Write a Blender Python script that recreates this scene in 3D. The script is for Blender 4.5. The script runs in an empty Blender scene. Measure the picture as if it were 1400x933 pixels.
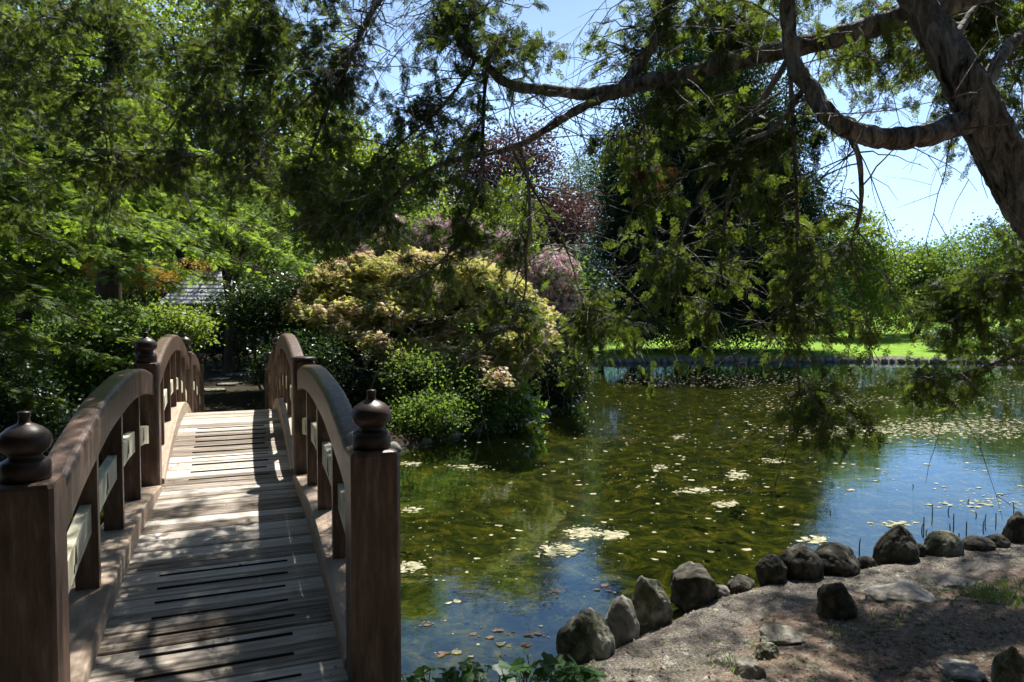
import bpy, math, random
import numpy as np
from mathutils import Vector, Matrix

R = math.radians
random.seed(7)
rng = np.random.default_rng(11)
SC = bpy.context.scene
COL = SC.collection

# ------------------------------------------------------------------ camera
EYE, F, HPX = 2.25, 960.0, 430.0
PITCH = math.atan((466.5 - HPX) / F)
cam = bpy.data.cameras.new('camera')
cam.sensor_width = 36.0
cam.lens = F / 1400 * 36
cam.clip_start, cam.clip_end = 0.05, 3000
co = bpy.data.objects.new('camera', cam)
COL.objects.link(co)
co.location = (0, 0, EYE)
co.rotation_euler = (R(90) - PITCH, 0, 0)
SC.camera = co

# ------------------------------------------------------------------ light
SUN_EL, SUN_AZ = R(60), R(17)
SUN = Vector((math.cos(SUN_EL) * math.sin(SUN_AZ), math.cos(SUN_EL) * math.cos(SUN_AZ), math.sin(SUN_EL)))
w = bpy.data.worlds.new('World'); SC.world = w; w.use_nodes = True
nt = w.node_tree
sky = nt.nodes.new('ShaderNodeTexSky'); sky.sky_type = 'NISHITA'; sky.sun_disc = False
sky.sun_elevation = SUN_EL; sky.sun_rotation = SUN_AZ
sky.air_density = 1.0; sky.dust_density = 0.6; sky.ozone_density = 3.0
bg = nt.nodes['Background']; bg.inputs['Strength'].default_value = 0.05
# blue veil added to brighten the sunward sky, thicker towards the horizon
wn, wl_ = nt.nodes, nt.links
tc = wn.new('ShaderNodeTexCoord'); sx = wn.new('ShaderNodeSeparateXYZ'); wl_.new(tc.outputs['Generated'], sx.inputs[0])
mr = wn.new('ShaderNodeMapRange'); mr.inputs[1].default_value = .14; mr.inputs[2].default_value = .52; mr.inputs[3].default_value = .92; mr.inputs[4].default_value = 0.0
wl_.new(sx.outputs['Z'], mr.inputs[0])
mp_ = wn.new('ShaderNodeMapping'); mp_.inputs['Scale'].default_value = (1, 1, 3); wl_.new(tc.outputs['Generated'], mp_.inputs[0])
cn = wn.new('ShaderNodeTexNoise'); cn.inputs['Scale'].default_value = 2.2; cn.inputs['Detail'].default_value = 8; wl_.new(mp_.outputs[0], cn.inputs['Vector'])
mm_ = wn.new('ShaderNodeMapRange'); mm_.inputs[1].default_value = .35; mm_.inputs[2].default_value = .65; mm_.inputs[3].default_value = .8; mm_.inputs[4].default_value = 1.25; wl_.new(cn.outputs[0], mm_.inputs[0])
mu = wn.new('ShaderNodeMath'); mu.operation = 'MULTIPLY'; mu.use_clamp = True; wl_.new(mr.outputs[0], mu.inputs[0]); wl_.new(mm_.outputs[0], mu.inputs[1])
my = wn.new('ShaderNodeMapRange'); my.interpolation_type = 'SMOOTHSTEP'; my.inputs[1].default_value = .15; my.inputs[2].default_value = .75; wl_.new(sx.outputs['Y'], my.inputs[0])
mu2 = wn.new('ShaderNodeMath'); mu2.operation = 'MULTIPLY'; wl_.new(mu.outputs[0], mu2.inputs[0]); wl_.new(my.outputs[0], mu2.inputs[1]); mu = mu2
mx_ = wn.new('ShaderNodeMix'); mx_.data_type = 'RGBA'; wl_.new(mu.outputs[0], mx_.inputs[0]); wl_.new(sky.outputs[0], mx_.inputs[6]); mx_.inputs[7].default_value = (7.4, 11.4, 18.6, 1)
wl_.new(mx_.outputs[2], bg.inputs['Color'])
sl = bpy.data.lights.new('sun', 'SUN'); sl.energy = 5.0; sl.angle = R(0.5); sl.color = (1, .95, .86)
so = bpy.data.objects.new('sun', sl); COL.objects.link(so)
so.rotation_euler = SUN.to_track_quat('Z', 'Y').to_euler()
so.location = (0, 0, 30)
SC.view_settings.view_transform = 'Standard'; SC.view_settings.look = 'None'
SC.view_settings.exposure = 1.2; SC.view_settings.gamma = 1
SC.render.engine = 'CYCLES'
SC.cycles.max_bounces = 7; SC.cycles.diffuse_bounces = 3; SC.cycles.glossy_bounces = 3
SC.cycles.transmission_bounces = 4; SC.cycles.transparent_max_bounces = 6
SC.cycles.use_adaptive_sampling = True; SC.cycles.adaptive_threshold = 0.03
SC.cycles.use_denoising = True
SC.cycles.caustics_reflective = False; SC.cycles.caustics_refractive = False
SC.cycles.sample_clamp_indirect = 4.0

# ------------------------------------------------------------------ helpers
cp, sp_ = math.cos(PITCH), math.sin(PITCH)
def P(px, py, z):
    """world point seen at photo pixel (px,py) at forward distance z"""
    a, b = (px - 700) / F, -(py - 466.5) / F
    fy = cp + b * sp_; fz = -sp_ + b * cp
    k = z / fy
    return np.array((a * k, z, EYE + fz * k))
def lat(px, z): return (px - 700) / F * z
def hgt(py, z): return P(700, py, z)[2]

def tag(o, label=None, cat=None, group=None, kind=None):
    if label: o['label'] = label
    if cat: o['category'] = cat
    if group: o['group'] = group
    if kind: o['kind'] = kind
    return o
def empty(name, loc=(0, 0, 0), rz=0):
    o = bpy.data.objects.new(name, None); o.location = [float(c) for c in loc]; o.rotation_euler = (0, 0, rz)
    o.empty_display_size = .1; COL.objects.link(o); return o

def mesh_obj(name, verts, faces, mat, parent=None, smooth=False, tint=None, loc=None):
    """verts (N,3), faces (M,4) or (M,3) int array"""
    verts = np.asarray(verts, dtype=np.float32).reshape(-1, 3)
    if parent is not None:
        off = np.array(parent.location, dtype=np.float32) if loc is None else np.zeros(3, np.float32)
    me = bpy.data.meshes.new(name)
    if isinstance(faces, np.ndarray):
        m, k = faces.shape
        me.vertices.add(len(verts)); me.vertices.foreach_set('co', verts.ravel())
        me.loops.add(m * k); me.loops.foreach_set('vertex_index', faces.astype(np.int32).ravel())
        me.polygons.add(m)
        me.polygons.foreach_set('loop_start', np.arange(0, m * k, k, dtype=np.int32))
        me.polygons.foreach_set('loop_total', np.full(m, k, dtype=np.int32))
    else:
        me.from_pydata([tuple(map(float, v)) for v in verts], [], faces)
    me.update(calc_edges=True)
    if smooth: me.polygons.foreach_set('use_smooth', np.ones(len(me.polygons), bool))
    if tint is not None:
        at = me.attributes.new('tint', 'FLOAT', 'FACE'); at.data.foreach_set('value', np.asarray(tint, np.float32))
    me.materials.append(mat)
    o = bpy.data.objects.new(name, me); COL.objects.link(o)
    if parent is not None:
        o.parent = parent
    return o

class MB:
    def __init__(s): s.v = []; s.f = []; s.n = 0; s.t = []
    def add(s, v, f, t=None):
        v = np.asarray(v, float).reshape(-1, 3)
        s.v.append(v)
        for q in f: s.f.append([i + s.n for i in q])
        s.n += len(v)
        if t is not None: s.t += [t] * len(f)
    def box(s, x0, x1, y0, y1, z0, z1, t=None):
        s.add([(x0,y0,z0),(x1,y0,z0),(x1,y1,z0),(x0,y1,z0),(x0,y0,z1),(x1,y0,z1),(x1,y1,z1),(x0,y1,z1)],
              [(0,3,2,1),(4,5,6,7),(0,1,5,4),(1,2,6,5),(2,3,7,6),(3,0,4,7)], t)
    def build(s, name, mat, parent=None, smooth=False):
        return mesh_obj(name, np.concatenate(s.v), s.f, mat, parent, smooth, s.t or None)

def catmull(pts, n=8):
    pts = np.asarray(pts, float)
    if len(pts) < 3:
        t = np.linspace(0, 1, n * (len(pts) - 1) + 1)[:, None]; return pts[0] * (1 - t) + pts[-1] * t
    p = np.vstack([2 * pts[0] - pts[1], pts, 2 * pts[-1] - pts[-2]]); out = []
    for i in range(1, len(p) - 2):
        for k in range(n):
            t = k / n
            out.append(.5 * (2*p[i] + (p[i+1]-p[i-1])*t + (2*p[i-1]-5*p[i]+4*p[i+1]-p[i+2])*t*t + (3*p[i]-p[i-1]-3*p[i+1]+p[i+2])*t**3))
    out.append(p[-2]); return np.array(out)

def tube_arr(path, rad, sides=8, rough=0.0):
    path = np.asarray(path, float)[:, :3]; n = len(path); rad = np.broadcast_to(np.asarray(rad, float), (n,))
    tan = np.gradient(path, axis=0); tan /= np.linalg.norm(tan, axis=1, keepdims=True) + 1e-9
    ref = np.array((.31, .17, .93)) if abs(tan[:, 2]).mean() < .8 else np.array((.9, .3, .1))
    a = np.cross(tan, ref); a /= np.linalg.norm(a, axis=1, keepdims=True) + 1e-9
    b = np.cross(tan, a)
    th = np.arange(sides) * 2 * math.pi / sides
    rr = rad[:, None] * (1 + rough * rng.standard_normal((n, sides)))
    v = path[:, None] + rr[..., None] * (a[:, None] * np.cos(th)[None, :, None] + b[:, None] * np.sin(th)[None, :, None])
    i = np.arange(n - 1)[:, None] * sides; j = np.arange(sides)[None]; j2 = (j + 1) % sides
    f = np.stack([i + j, i + j2, i + sides + j2, i + sides + j], -1).reshape(-1, 4)
    return v.reshape(-1, 3), f
class Acc:
    def __init__(s): s.v = []; s.f = []; s.t = []; s.n = 0
    def add(s, v, f, t=None):
        s.v.append(v); s.f.append(f + s.n); s.n += len(v)
        s.t.append(np.full(len(f), .5) if t is None else t)
    def tube(s, path, rad, sides=5, rough=0): s.add(*tube_arr(path, rad, sides, rough))
    def build(s, name, mat, parent=None, smooth=False):
        if not s.v: return None
        return mesh_obj(name, np.concatenate(s.v), np.concatenate(s.f), mat, parent, smooth, np.concatenate(s.t))

# ------------------------------------------------------------------ materials
def new_mat(name):
    m = bpy.data.materials.new(name); m.use_nodes = True; return m, m.node_tree.nodes, m.node_tree.links
def ramp(N, fac, L, stops):
    r = N.new('ShaderNodeValToRGB'); e = r.color_ramp.elements
    while len(e) < len(stops): e.new(.5)
    for i, (p, c) in enumerate(stops): e[i].position = p; e[i].color = (*c, 1)
    L.new(fac, r.inputs[0]); return r
def noise(N, L, vec, scale, detail=6, rough=.6, dist=0):
    t = N.new('ShaderNodeTexNoise'); t.inputs['Scale'].default_value = scale; t.inputs['Detail'].default_value = detail
    t.inputs['Roughness'].default_value = rough; t.inputs['Distortion'].default_value = dist
    if vec is not None: L.new(vec, t.inputs['Vector'])
    return t
def coords(N, L, sc=(1, 1, 1), kind='Object'):
    tc = N.new('ShaderNodeTexCoord'); mp = N.new('ShaderNodeMapping'); mp.inputs['Scale'].default_value = sc
    L.new(tc.outputs[kind], mp.inputs[0]); return mp.outputs[0]
def surf(name, stops, sc=(1,1,1), scale=8, rough=.7, bump=.3, bscale=40, detail=8, spec=.3, dist=0, bd=.01, tintamp=0):
    m, N, L = new_mat(name); b = N['Principled BSDF']; v = coords(N, L, sc)
    n1 = noise(N, L, v, scale, detail, .65, dist); fac = n1.outputs[0]
    if tintamp:
        at = N.new('ShaderNodeAttribute'); at.attribute_name = 'tint'
        ma = N.new('ShaderNodeMath'); ma.operation = 'MULTIPLY_ADD'; ma.inputs[1].default_value = tintamp; 
        L.new(at.outputs['Fac'], ma.inputs[0]); L.new(fac, ma.inputs[2]); 
        m2 = N.new('ShaderNodeMath'); m2.operation = 'SUBTRACT'; L.new(ma.outputs[0], m2.inputs[0]); m2.inputs[1].default_value = tintamp / 2
        fac = m2.outputs[0]
    r = ramp(N, fac, L, stops); L.new(r.outputs[0], b.inputs['Base Color'])
    b.inputs['Roughness'].default_value = rough; b.inputs['Specular IOR Level'].default_value = spec
    n2 = noise(N, L, v, bscale, 6, .6); bp = N.new('ShaderNodeBump'); bp.inputs['Strength'].default_value = bump; bp.inputs['Distance'].default_value = bd
    L.new(n2.outputs[0], bp.inputs['Height']); L.new(bp.outputs[0], b.inputs['Normal'])
    return m
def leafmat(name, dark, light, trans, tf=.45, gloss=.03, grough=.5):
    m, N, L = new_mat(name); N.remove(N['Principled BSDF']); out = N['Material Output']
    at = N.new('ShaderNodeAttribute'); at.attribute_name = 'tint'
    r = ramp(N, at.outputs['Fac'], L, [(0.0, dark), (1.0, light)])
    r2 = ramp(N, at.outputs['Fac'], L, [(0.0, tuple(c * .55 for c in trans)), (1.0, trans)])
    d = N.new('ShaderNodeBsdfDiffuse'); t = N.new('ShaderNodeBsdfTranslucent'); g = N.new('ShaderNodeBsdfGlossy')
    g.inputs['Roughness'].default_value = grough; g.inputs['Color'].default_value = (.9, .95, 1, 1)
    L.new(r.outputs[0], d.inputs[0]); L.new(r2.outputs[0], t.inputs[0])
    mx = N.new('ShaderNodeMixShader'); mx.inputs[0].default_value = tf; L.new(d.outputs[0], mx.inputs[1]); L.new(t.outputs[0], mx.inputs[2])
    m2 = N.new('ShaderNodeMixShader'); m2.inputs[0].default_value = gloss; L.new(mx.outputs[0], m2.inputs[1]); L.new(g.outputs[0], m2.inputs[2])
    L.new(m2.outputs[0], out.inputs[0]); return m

M = {}
M['deck'] = surf('weathered_deck', [(.28, (.11,.083,.062)), (.48, (.33,.29,.245)), (.7, (.56,.52,.46))], (1.2, 26, 10), 2.2, .75, .5, 9, 8, .25, .4, .004, .35)
M['paint'] = surf('brown_paint', [(.34, (.034,.019,.013)), (.52, (.090,.052,.036)), (.68, (.17,.118,.092))], (14, 14, 2.2), 1.6, .42, .35, 10, 8, .5, .3, .003)
M['kerb'] = surf('worn_beige_timber', [(.3, (.24,.17,.12)), (.6, (.38,.30,.23)), (.8, (.5,.43,.35))], (14, 1.6, 14), 2, .7, .4, 8, 8, .3, .3, .003)
M['finial'] = surf('dark_bronze_brown', [(.3, (.020,.013,.011)), (.7, (.046,.028,.022))], (1,1,1), 9, .42, .35, 30, 5, .35, 0, .003)
M['cream'] = surf('cream_paint', [(.3, (.42,.40,.28)), (.55, (.60,.58,.44)), (.75, (.70,.68,.56))], (1,1,1), 9, .6, .15, 30, 5, .3)
M['hole'] = surf('dark_recess', [(.3, (.012,.01,.008)), (.7, (.03,.025,.02))])  # dark colour standing for the shade inside the panel openings
M['grip'] = surf('black_grip', [(.3, (.012,.011,.010)), (.7, (.03,.027,.025))], (1,1,1), 50, .95, .5, 90)
M['beam'] = surf('under_beam', [(.3, (.06,.04,.03)), (.7, (.12,.09,.07))], (1,1,1), 6, .8)
M['bark'] = surf('furrowed_bark', [(.34, (.026,.023,.020)), (.44, (.14,.13,.122)), (.55, (.30,.285,.272)), (.68, (.52,.505,.49))], (5, 5, 1.3), 3.0, .92, 1.0, 4.5, 12, .12, 1.6, .06)
M['twig'] = surf('twig_bark', [(.3, (.045,.032,.025)), (.7, (.12,.09,.07))], (1,1,1), 14, .85, .6, 30, 5, .2, 0, .005)
M['farbark'] = surf('dark_bark', [(.3, (.03,.024,.02)), (.7, (.085,.068,.055))], (3,3,1), 3, .9, .8, 8, 6, .1, 0, .03)
M['rock'] = surf('mossy_rock', [(.36, (.045,.05,.025)), (.48, (.12,.12,.08)), (.56, (.22,.215,.175)), (.68, (.38,.37,.33))], (1,1,1), 7.5, .9, 1.0, 26, 10, .2, .6, .02)
M['rockdark'] = surf('dark_boulder', [(.36, (.018,.017,.011)), (.5, (.055,.05,.038)), (.6, (.11,.10,.08)), (.72, (.22,.205,.175))], (1,1,1), 8, .9, .9, 14, 10, .25, .7, .02)
M['rockpale'] = surf('pale_flat_stone', [(.36, (.12,.11,.09)), (.52, (.28,.26,.225)), (.7, (.44,.42,.37))], (1,1,1), 6, .85, .8, 18, 10, .2, .6, .015)
M['edge'] = surf('edge_stone', [(.3, (.09,.088,.08)), (.6, (.22,.215,.20)), (.8, (.36,.35,.33))], (1,1,1), 3, .85, .8, 12, 8, .2)
M['slate'] = surf('grey_shingle', [(.3, (.36,.38,.41)), (.7, (.52,.54,.58))], (1,1,1), 8, .45, .3, 20)
M['darkwood'] = surf('dark_wood', [(.3, (.02,.016,.013)), (.7, (.05,.038,.03))], (4,4,1), 4, .8)
M['cedar'] = leafmat('cedar_foliage', (.016,.032,.010), (.050,.085,.020), (.26,.36,.045), .48, .02, .5)
M['cedarbrown'] = leafmat('browned_foliage', (.06,.022,.012), (.16,.07,.035), (.2,.07,.03), .4, .02)
M['bough'] = leafmat('bright_conifer', (.018,.05,.010), (.11,.19,.026), (.40,.58,.055), .46, .02, .6)
M['limeleaf'] = leafmat('lime_leaves', (.05,.09,.012), (.16,.23,.03), (.38,.52,.05), .5, .05)
M['midleaf'] = leafmat('mid_green_leaves', (.022,.045,.012), (.08,.13,.028), (.24,.38,.05), .44, .02, .5)
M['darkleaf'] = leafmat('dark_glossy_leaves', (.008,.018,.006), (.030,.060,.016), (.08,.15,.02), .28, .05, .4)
M['cypress'] = leafmat('blue_green_conifer', (.009,.030,.014), (.040,.085,.036), (.06,.13,.04), .3, .012, .6)
M['purple'] = leafmat('purple_leaves', (.022,.013,.016), (.075,.038,.042), (.15,.06,.05), .4, .08)
M['silver'] = leafmat('grey_green_leaves', (.05,.085,.05), (.16,.23,.15), (.2,.32,.16), .4, .1)
M['maple'] = leafmat('yellow_green_maple', (.14,.17,.03), (.58,.54,.22), (.72,.70,.17), .47, .02)
M['mapletip'] = leafmat('salmon_maple_tips', (.52,.38,.22), (.95,.76,.60), (.86,.64,.36), .45, .02)  # salmon leaves, paled to put their glossy highlights into the colour
M['azalea'] = leafmat('yellow_orange_leaves', (.22,.17,.03), (.6,.34,.05), (.6,.42,.05), .4, .04)
M['pink'] = leafmat('pink_blossom', (.5,.28,.36), (.9,.70,.74), (.75,.48,.52), .35, .03)
M['red'] = leafmat('red_blossom', (.45,.03,.03), (.75,.08,.06), (.6,.05,.04), .35, .03)
M['topiary'] = leafmat('topiary_leaves', (.018,.03,.008), (.07,.095,.022), (.1,.13,.025), .3, .04)
M['brightleaf'] = leafmat('bright_broad_leaves', (.06,.13,.018), (.16,.30,.04), (.34,.58,.05), .5, .1, .3)
M['ivy'] = leafmat('ivy_leaves', (.018,.05,.014), (.06,.14,.03), (.24,.42,.04), .45, .02, .5)
M['grass'] = leafmat('grass_blades', (.04,.08,.012), (.12,.22,.03), (.26,.42,.04), .45, .03)
M['litter'] = leafmat('dry_leaf_litter', (.05,.028,.016), (.30,.19,.11), (.15,.08,.03), .2, .02)
M['floater'] = surf('floating_leaf', [(.3, (.09,.10,.04)), (.5, (.24,.23,.13)), (.7, (.46,.42,.31))], (1,1,1), 14, .75, .2, 30, 5, .3, 0, .003)
M['rustfloat'] = surf('brown_floating_leaf', [(.3, (.05,.035,.022)), (.7, (.16,.09,.06))], (1,1,1), 9, .75)
M['reed'] = surf('reed_stem', [(.3, (.10,.10,.04)), (.7, (.26,.24,.12))], (1,1,1), 9, .7)

# ------------------------------------------------------------------ terrain
def W(px, py, h=0.0):
    z = (EYE - h) * F / (py - HPX); return (lat(px, z), z)
POND = [W(1400,735), W(1250,766), W(1150,786), W(1050,800), W(960,826), W(880,866), W(830,896), W(770,932),
        (.05,3.72), (-.30,3.60), (-.9,3.62), (-1.6,3.45), (-2.6,3.7), (-4.5,4.6), (-9,5.2), (-16,5),
        (-17,8), (-12,8.6), (-9.5,9.4), (-7.2,10.9), (-5.6,11.6), (-4.2,11.9), (-3.1,11.6), W(540,618), W(600,604), W(650,592), W(700,579),
        W(745,569), W(775,556), W(792,544), W(800,528), (2.7,24), (3.4,29), (4.0,32.6), W(870,496.5), W(1000,495), W(1150,495),
        W(1300,496.5), (26,31.0), (33,29), (38,22), (30,15), (16,11), (9.2,8.6)]
POND = np.array(POND, float)
def pond_sd(x, y):
    """signed distance, positive on land"""
    x = np.asarray(x, float); y = np.asarray(y, float)
    d = np.full(x.shape, 1e9); inside = np.zeros(x.shape, bool)
    n = len(POND)
    for i in range(n):
        ax, ay = POND[i]; bx, by = POND[(i + 1) % n]
        ex, ey = bx - ax, by - ay
        t = np.clip(((x - ax) * ex + (y - ay) * ey) / (ex * ex + ey * ey), 0, 1)
        d = np.minimum(d, np.hypot(x - ax - t * ex, y - ay - t * ey))
        c = ((ay > y) != (by > y)) & (x < (bx - ax) * (y - ay) / (by - ay + 1e-12) + ax)
        inside ^= c
    return np.where(inside, -d, d)
def vnoise(x, y, s, seed=0):
    x = x * s; y = y * s
    xi = np.floor(x); yi = np.floor(y); fx = x - xi; fy = y - yi
    fx = fx * fx * (3 - 2 * fx); fy = fy * fy * (3 - 2 * fy)
    def h(a, b):
        v = np.sin(a * 127.1 + b * 311.7 + seed * 74.7) * 43758.5453; return v - np.floor(v)
    return (h(xi, yi) * (1 - fx) + h(xi + 1, yi) * fx) * (1 - fy) + (h(xi, yi + 1) * (1 - fx) + h(xi + 1, yi + 1) * fx) * fy
def ss(a, b, v):
    t = np.clip((v - a) / (b - a), 0, 1); return t * t * (3 - 2 * t)
def ground_h(x, y, sd=None):
    x = np.asarray(x, float); y = np.asarray(y, float)
    if sd is None: sd = pond_sd(x, y)
    near = ss(14, 9, y)
    far = ss(20, 30, y)
    base_near = .07 + .16 * ss(0, 1.6, sd) + .28 * ss(2.2, -.8, np.hypot(x + .9, y - 2.2) - 1.2)
    base_far = .24 + .030 * np.clip(sd, 0, 60) + .5 * ss(20, 60, sd)
    isl = .22 + .35 * ss(.2, 3.5, sd)
    b = near * base_near + (1 - near) * (far * base_far + (1 - far) * isl)
    b = b + .03 * (vnoise(x, y, 3.1) - .5) * ss(0, .5, sd) + .012 * (vnoise(x, y, 13, 3) - .5)
    bed = -.62 + .22 * vnoise(x, y, .9, 5) + .06 * vnoise(x, y, 3.3, 6) + .02 * vnoise(x, y, 11, 7)
    out = np.where(sd > 0, -.05 + (b + .05) * ss(-.02, .22, sd), 0)
    inn = -.05 + (bed + .05) * ss(0, .75, -sd)
    return np.where(sd > 0, out, inn)
def gh(x, y): return float(ground_h(np.array([x]), np.array([y]))[0])

t = np.linspace(-1, 1, 481); xs = .9 + 2.6 * np.sinh(t * 5.9)
t = np.linspace(-.42, 1, 520); ys = 3.2 + 1.9 * np.sinh(t * 6.2)
GX, GY = np.meshgrid(xs, ys); SD = pond_sd(GX, GY); GZ = ground_h(GX, GY, SD)
nx, ny = len(xs), len(ys)
ii = (np.arange(ny - 1)[:, None] * nx + np.arange(nx - 1)[None]).ravel()
gf = np.stack([ii, ii + 1, ii + nx + 1, ii + nx], 1)
def ground_mat():
    m, N, L = new_mat('ground_surface'); b = N['Principled BSDF']; v = coords(N, L)
    def attr(n):
        a = N.new('ShaderNodeAttribute'); a.attribute_name = n; return a.outputs['Fac']
    def mix(f, a, bb):
        x = N.new('ShaderNodeMix'); x.data_type = 'RGBA'; L.new(f, x.inputs[0]); L.new(a, x.inputs[6]); L.new(bb, x.inputs[7]); return x.outputs[2]
    fine = noise(N, L, v, 60, 8, .75).outputs[0]; med = noise(N, L, v, 5, 8, .6).outputs[0]; big = noise(N, L, v, .7, 6, .6).outputs[0]
    gravel = ramp(N, fine, L, [(.32, (.04,.034,.029)), (.5, (.13,.115,.10)), (.68, (.36,.33,.295))]).outputs[0]
    dirt = ramp(N, noise(N, L, v, 22, 10, .75).outputs[0], L, [(.3, (.065,.044,.032)), (.5, (.20,.145,.11)), (.7, (.38,.30,.24))]).outputs[0]
    lawn = ramp(N, noise(N, L, v, 3, 8, .7).outputs[0], L, [(.3, (.06,.13,.012)), (.5, (.14,.26,.02)), (.72, (.24,.36,.04))]).outputs[0]
    soil = ramp(N, med, L, [(.3, (.014,.011,.008)), (.6, (.04,.032,.018)), (.75, (.08,.065,.028))]).outputs[0]
    alg = noise(N, L, v, 3.6, 12, .78, .6).outputs[0]
    bed = ramp(N, alg, L, [(.40, (.004,.008,.002)), (.47, (.014,.022,.004)), (.54, (.060,.058,.009)), (.66, (.20,.15,.028))]).outputs[0]
    c = mix(attr('dirt'), gravel, dirt); c = mix(attr('soil'), c, soil); c = mix(attr('lawn'), c, lawn); c = mix(attr('bed'), c, bed)
    L.new(c, b.inputs['Base Color']); b.inputs['Roughness'].default_value = .95; b.inputs['Specular IOR Level'].default_value = .15
    bp = N.new('ShaderNodeBump'); bp.inputs['Strength'].default_value = .9; bp.inputs['Distance'].default_value = .015
    L.new(fine, bp.inputs['Height']); bp2 = N.new('ShaderNodeBump'); bp2.inputs['Strength'].default_value = .8; bp2.inputs['Distance'].default_value = .05
    L.new(noise(N, L, v, 9, 8, .7).outputs[0], bp2.inputs['Height']); L.new(bp.outputs[0], bp2.inputs['Normal']); L.new(bp2.outputs[0], b.inputs['Normal'])
    return m
g = mesh_obj('ground', np.stack([GX, GY, GZ], -1).reshape(-1, 3), gf, ground_mat(), None, True)
tag(g, kind='structure')
def vattr(name, arr):
    a = g.data.attributes.new(name, 'FLOAT', 'POINT'); a.data.foreach_set('value', arr.astype(np.float32).ravel())
wob = .5 * vnoise(GX, GY, 1.7, 9) + .25 * vnoise(GX, GY, 6, 10)
vattr('dirt', ss(.85, 1.05, SD + wob * .5) * (GX > 0.4) * (GY < 16))
vattr('soil', np.clip(((GY > 9) & (GY < 31)) * 1.0 * ss(0, .1, SD) + ((GX < 0.0) & (GY < 10)) * .6 * ss(2.5, 4, np.hypot(GX, GY - 2)), 0, 1))
vattr('lawn', ss(.3, .6, SD) * (GY > 29))
vattr('bed', ss(.02, -.08, SD))

# ------------------------------------------------------------------ water
def water_mat():
    m, N, L = new_mat('pond_water'); N.remove(N['Principled BSDF']); out = N['Material Output']; v = coords(N, L)
    tr = N.new('ShaderNodeBsdfTransparent'); tr.inputs[0].default_value = (.66, .72, .42, 1)
    gl = N.new('ShaderNodeBsdfGlossy'); gl.inputs['Roughness'].default_value = .015; gl.inputs['Color'].default_value = (.68, .88, 1, 1)
    df = N.new('ShaderNodeBsdfDiffuse'); df.inputs[0].default_value = (.012, .016, .005, 1)
    fr = N.new('ShaderNodeFresnel'); fr.inputs['IOR'].default_value = 1.68
    nn = noise(N, L, coords(N, L, (1, 1.6, 1)), 3.0, 3, .5); n2 = noise(N, L, v, 14, 2, .5)
    ad = N.new('ShaderNodeMath'); ad.operation = 'MULTIPLY_ADD'; ad.inputs[1].default_value = .25; L.new(n2.outputs[0], ad.inputs[0]); L.new(nn.outputs[0], ad.inputs[2])
    bp = N.new('ShaderNodeBump'); bp.inputs['Strength'].default_value = .10; bp.inputs['Distance'].default_value = .02; L.new(ad.outputs[0], bp.inputs['Height'])
    L.new(bp.outputs[0], gl.inputs['Normal']); L.new(bp.outputs[0], fr.inputs['Normal'])
    m0 = N.new('ShaderNodeMixShader'); m0.inputs[0].default_value = .08; L.new(tr.outputs[0], m0.inputs[1]); L.new(df.outputs[0], m0.inputs[2])
    # light leaving or entering from below is not refracted here, so total internal reflection is left out
    ge = N.new('ShaderNodeNewGeometry'); inv = N.new('ShaderNodeMath'); inv.operation = 'SUBTRACT'; inv.inputs[0].default_value = 1.0; L.new(ge.outputs['Backfacing'], inv.inputs[1])
    fm = N.new('ShaderNodeMath'); fm.operation = 'MULTIPLY'; L.new(fr.outputs[0], fm.inputs[0]); L.new(inv.outputs[0], fm.inputs[1])
    mx = N.new('ShaderNodeMixShader'); L.new(fm.outputs[0], mx.inputs[0]); L.new(m0.outputs[0], mx.inputs[1]); L.new(gl.outputs[0], mx.inputs[2])
    L.new(mx.outputs[0], out.inputs[0]); return m
wv = np.array([(-60, -5, 0), (80, -5, 0), (80, 60, 0), (-60, 60, 0)], float)
wat = mesh_obj('pond_water', wv, np.array([[0, 1, 2, 3]]), water_mat()); tag(wat, kind='structure')

# ------------------------------------------------------------------ bridge
YAW = R(21.2)
def bridge_to_world(u, s): return (u * math.cos(YAW) - s * math.sin(YAW), u * math.sin(YAW) + s * math.cos(YAW))
br = empty('footbridge', (0, 0, EYE), YAW)   # local x = across, y = along, z relative to eye level
tag(br, 'arched brown timber footbridge with plank deck and onion shaped post finials', 'bridge')
UL, UR = -.72, .52
S = [3.0, 6.45, 10.8, 14.2]
UC = (UL + UR) / 2
dk_s = [2.2, 2.6, 3.2, 4.0, 5.0, 6.0, 6.45, 7.0, 7.8, 8.6, 9.2, 10.0, 10.8, 11.6, 13, 14.2, 14.9]
dk_z = [-1.72, -1.655, -1.55, -1.465, -1.41, -1.43, -1.44, -1.345, -1.235, -1.175, -1.185, -1.32, -1.58, -1.66, -1.80, -1.97, -2.02]
def cubic(xs_, ys_):
    p = catmull(np.stack([xs_, ys_], 1), 12)
    return lambda s: float(np.interp(s, p[:, 0], p[:, 1]))
DK = cubic(dk_s, dk_z)
# planks
PW = .165
mb = MB(); s = 2.2; k = 0
while s < 14.9:
    h0, h1 = DK(s + .004), DK(s + PW - .012)
    dz = random.uniform(-.003, .003); a, b_ = s + .005, s + PW - random.uniform(.004, .011); tt = random.random()
    j = random.uniform(-.006, .006); x0, x1 = UL + .03, UR - .03
    # bevelled plank cross-section
    prof = [(a, h0 - .04), (a, h0 - .006), (a + .006, h0), (b_ - .006, h1), (b_, h1 - .006), (b_, h1 - .04)]
    v = [(x0, y, z + dz) for y, z in prof] + [(x1, y, z + dz + j * .3) for y, z in prof]
    n = len(prof)
    mb.add(v, [(i, (i + 1) % n, (i + 1) % n + n, i + n)[::-1] for i in range(n)] + [tuple(range(n)), tuple(range(2 * n - 1, n - 1, -1))], tt)
    s += PW; k += 1
dko = mb.build('deck', M['deck'], br)
mb = MB(); s = 2.2          # nail heads
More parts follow.
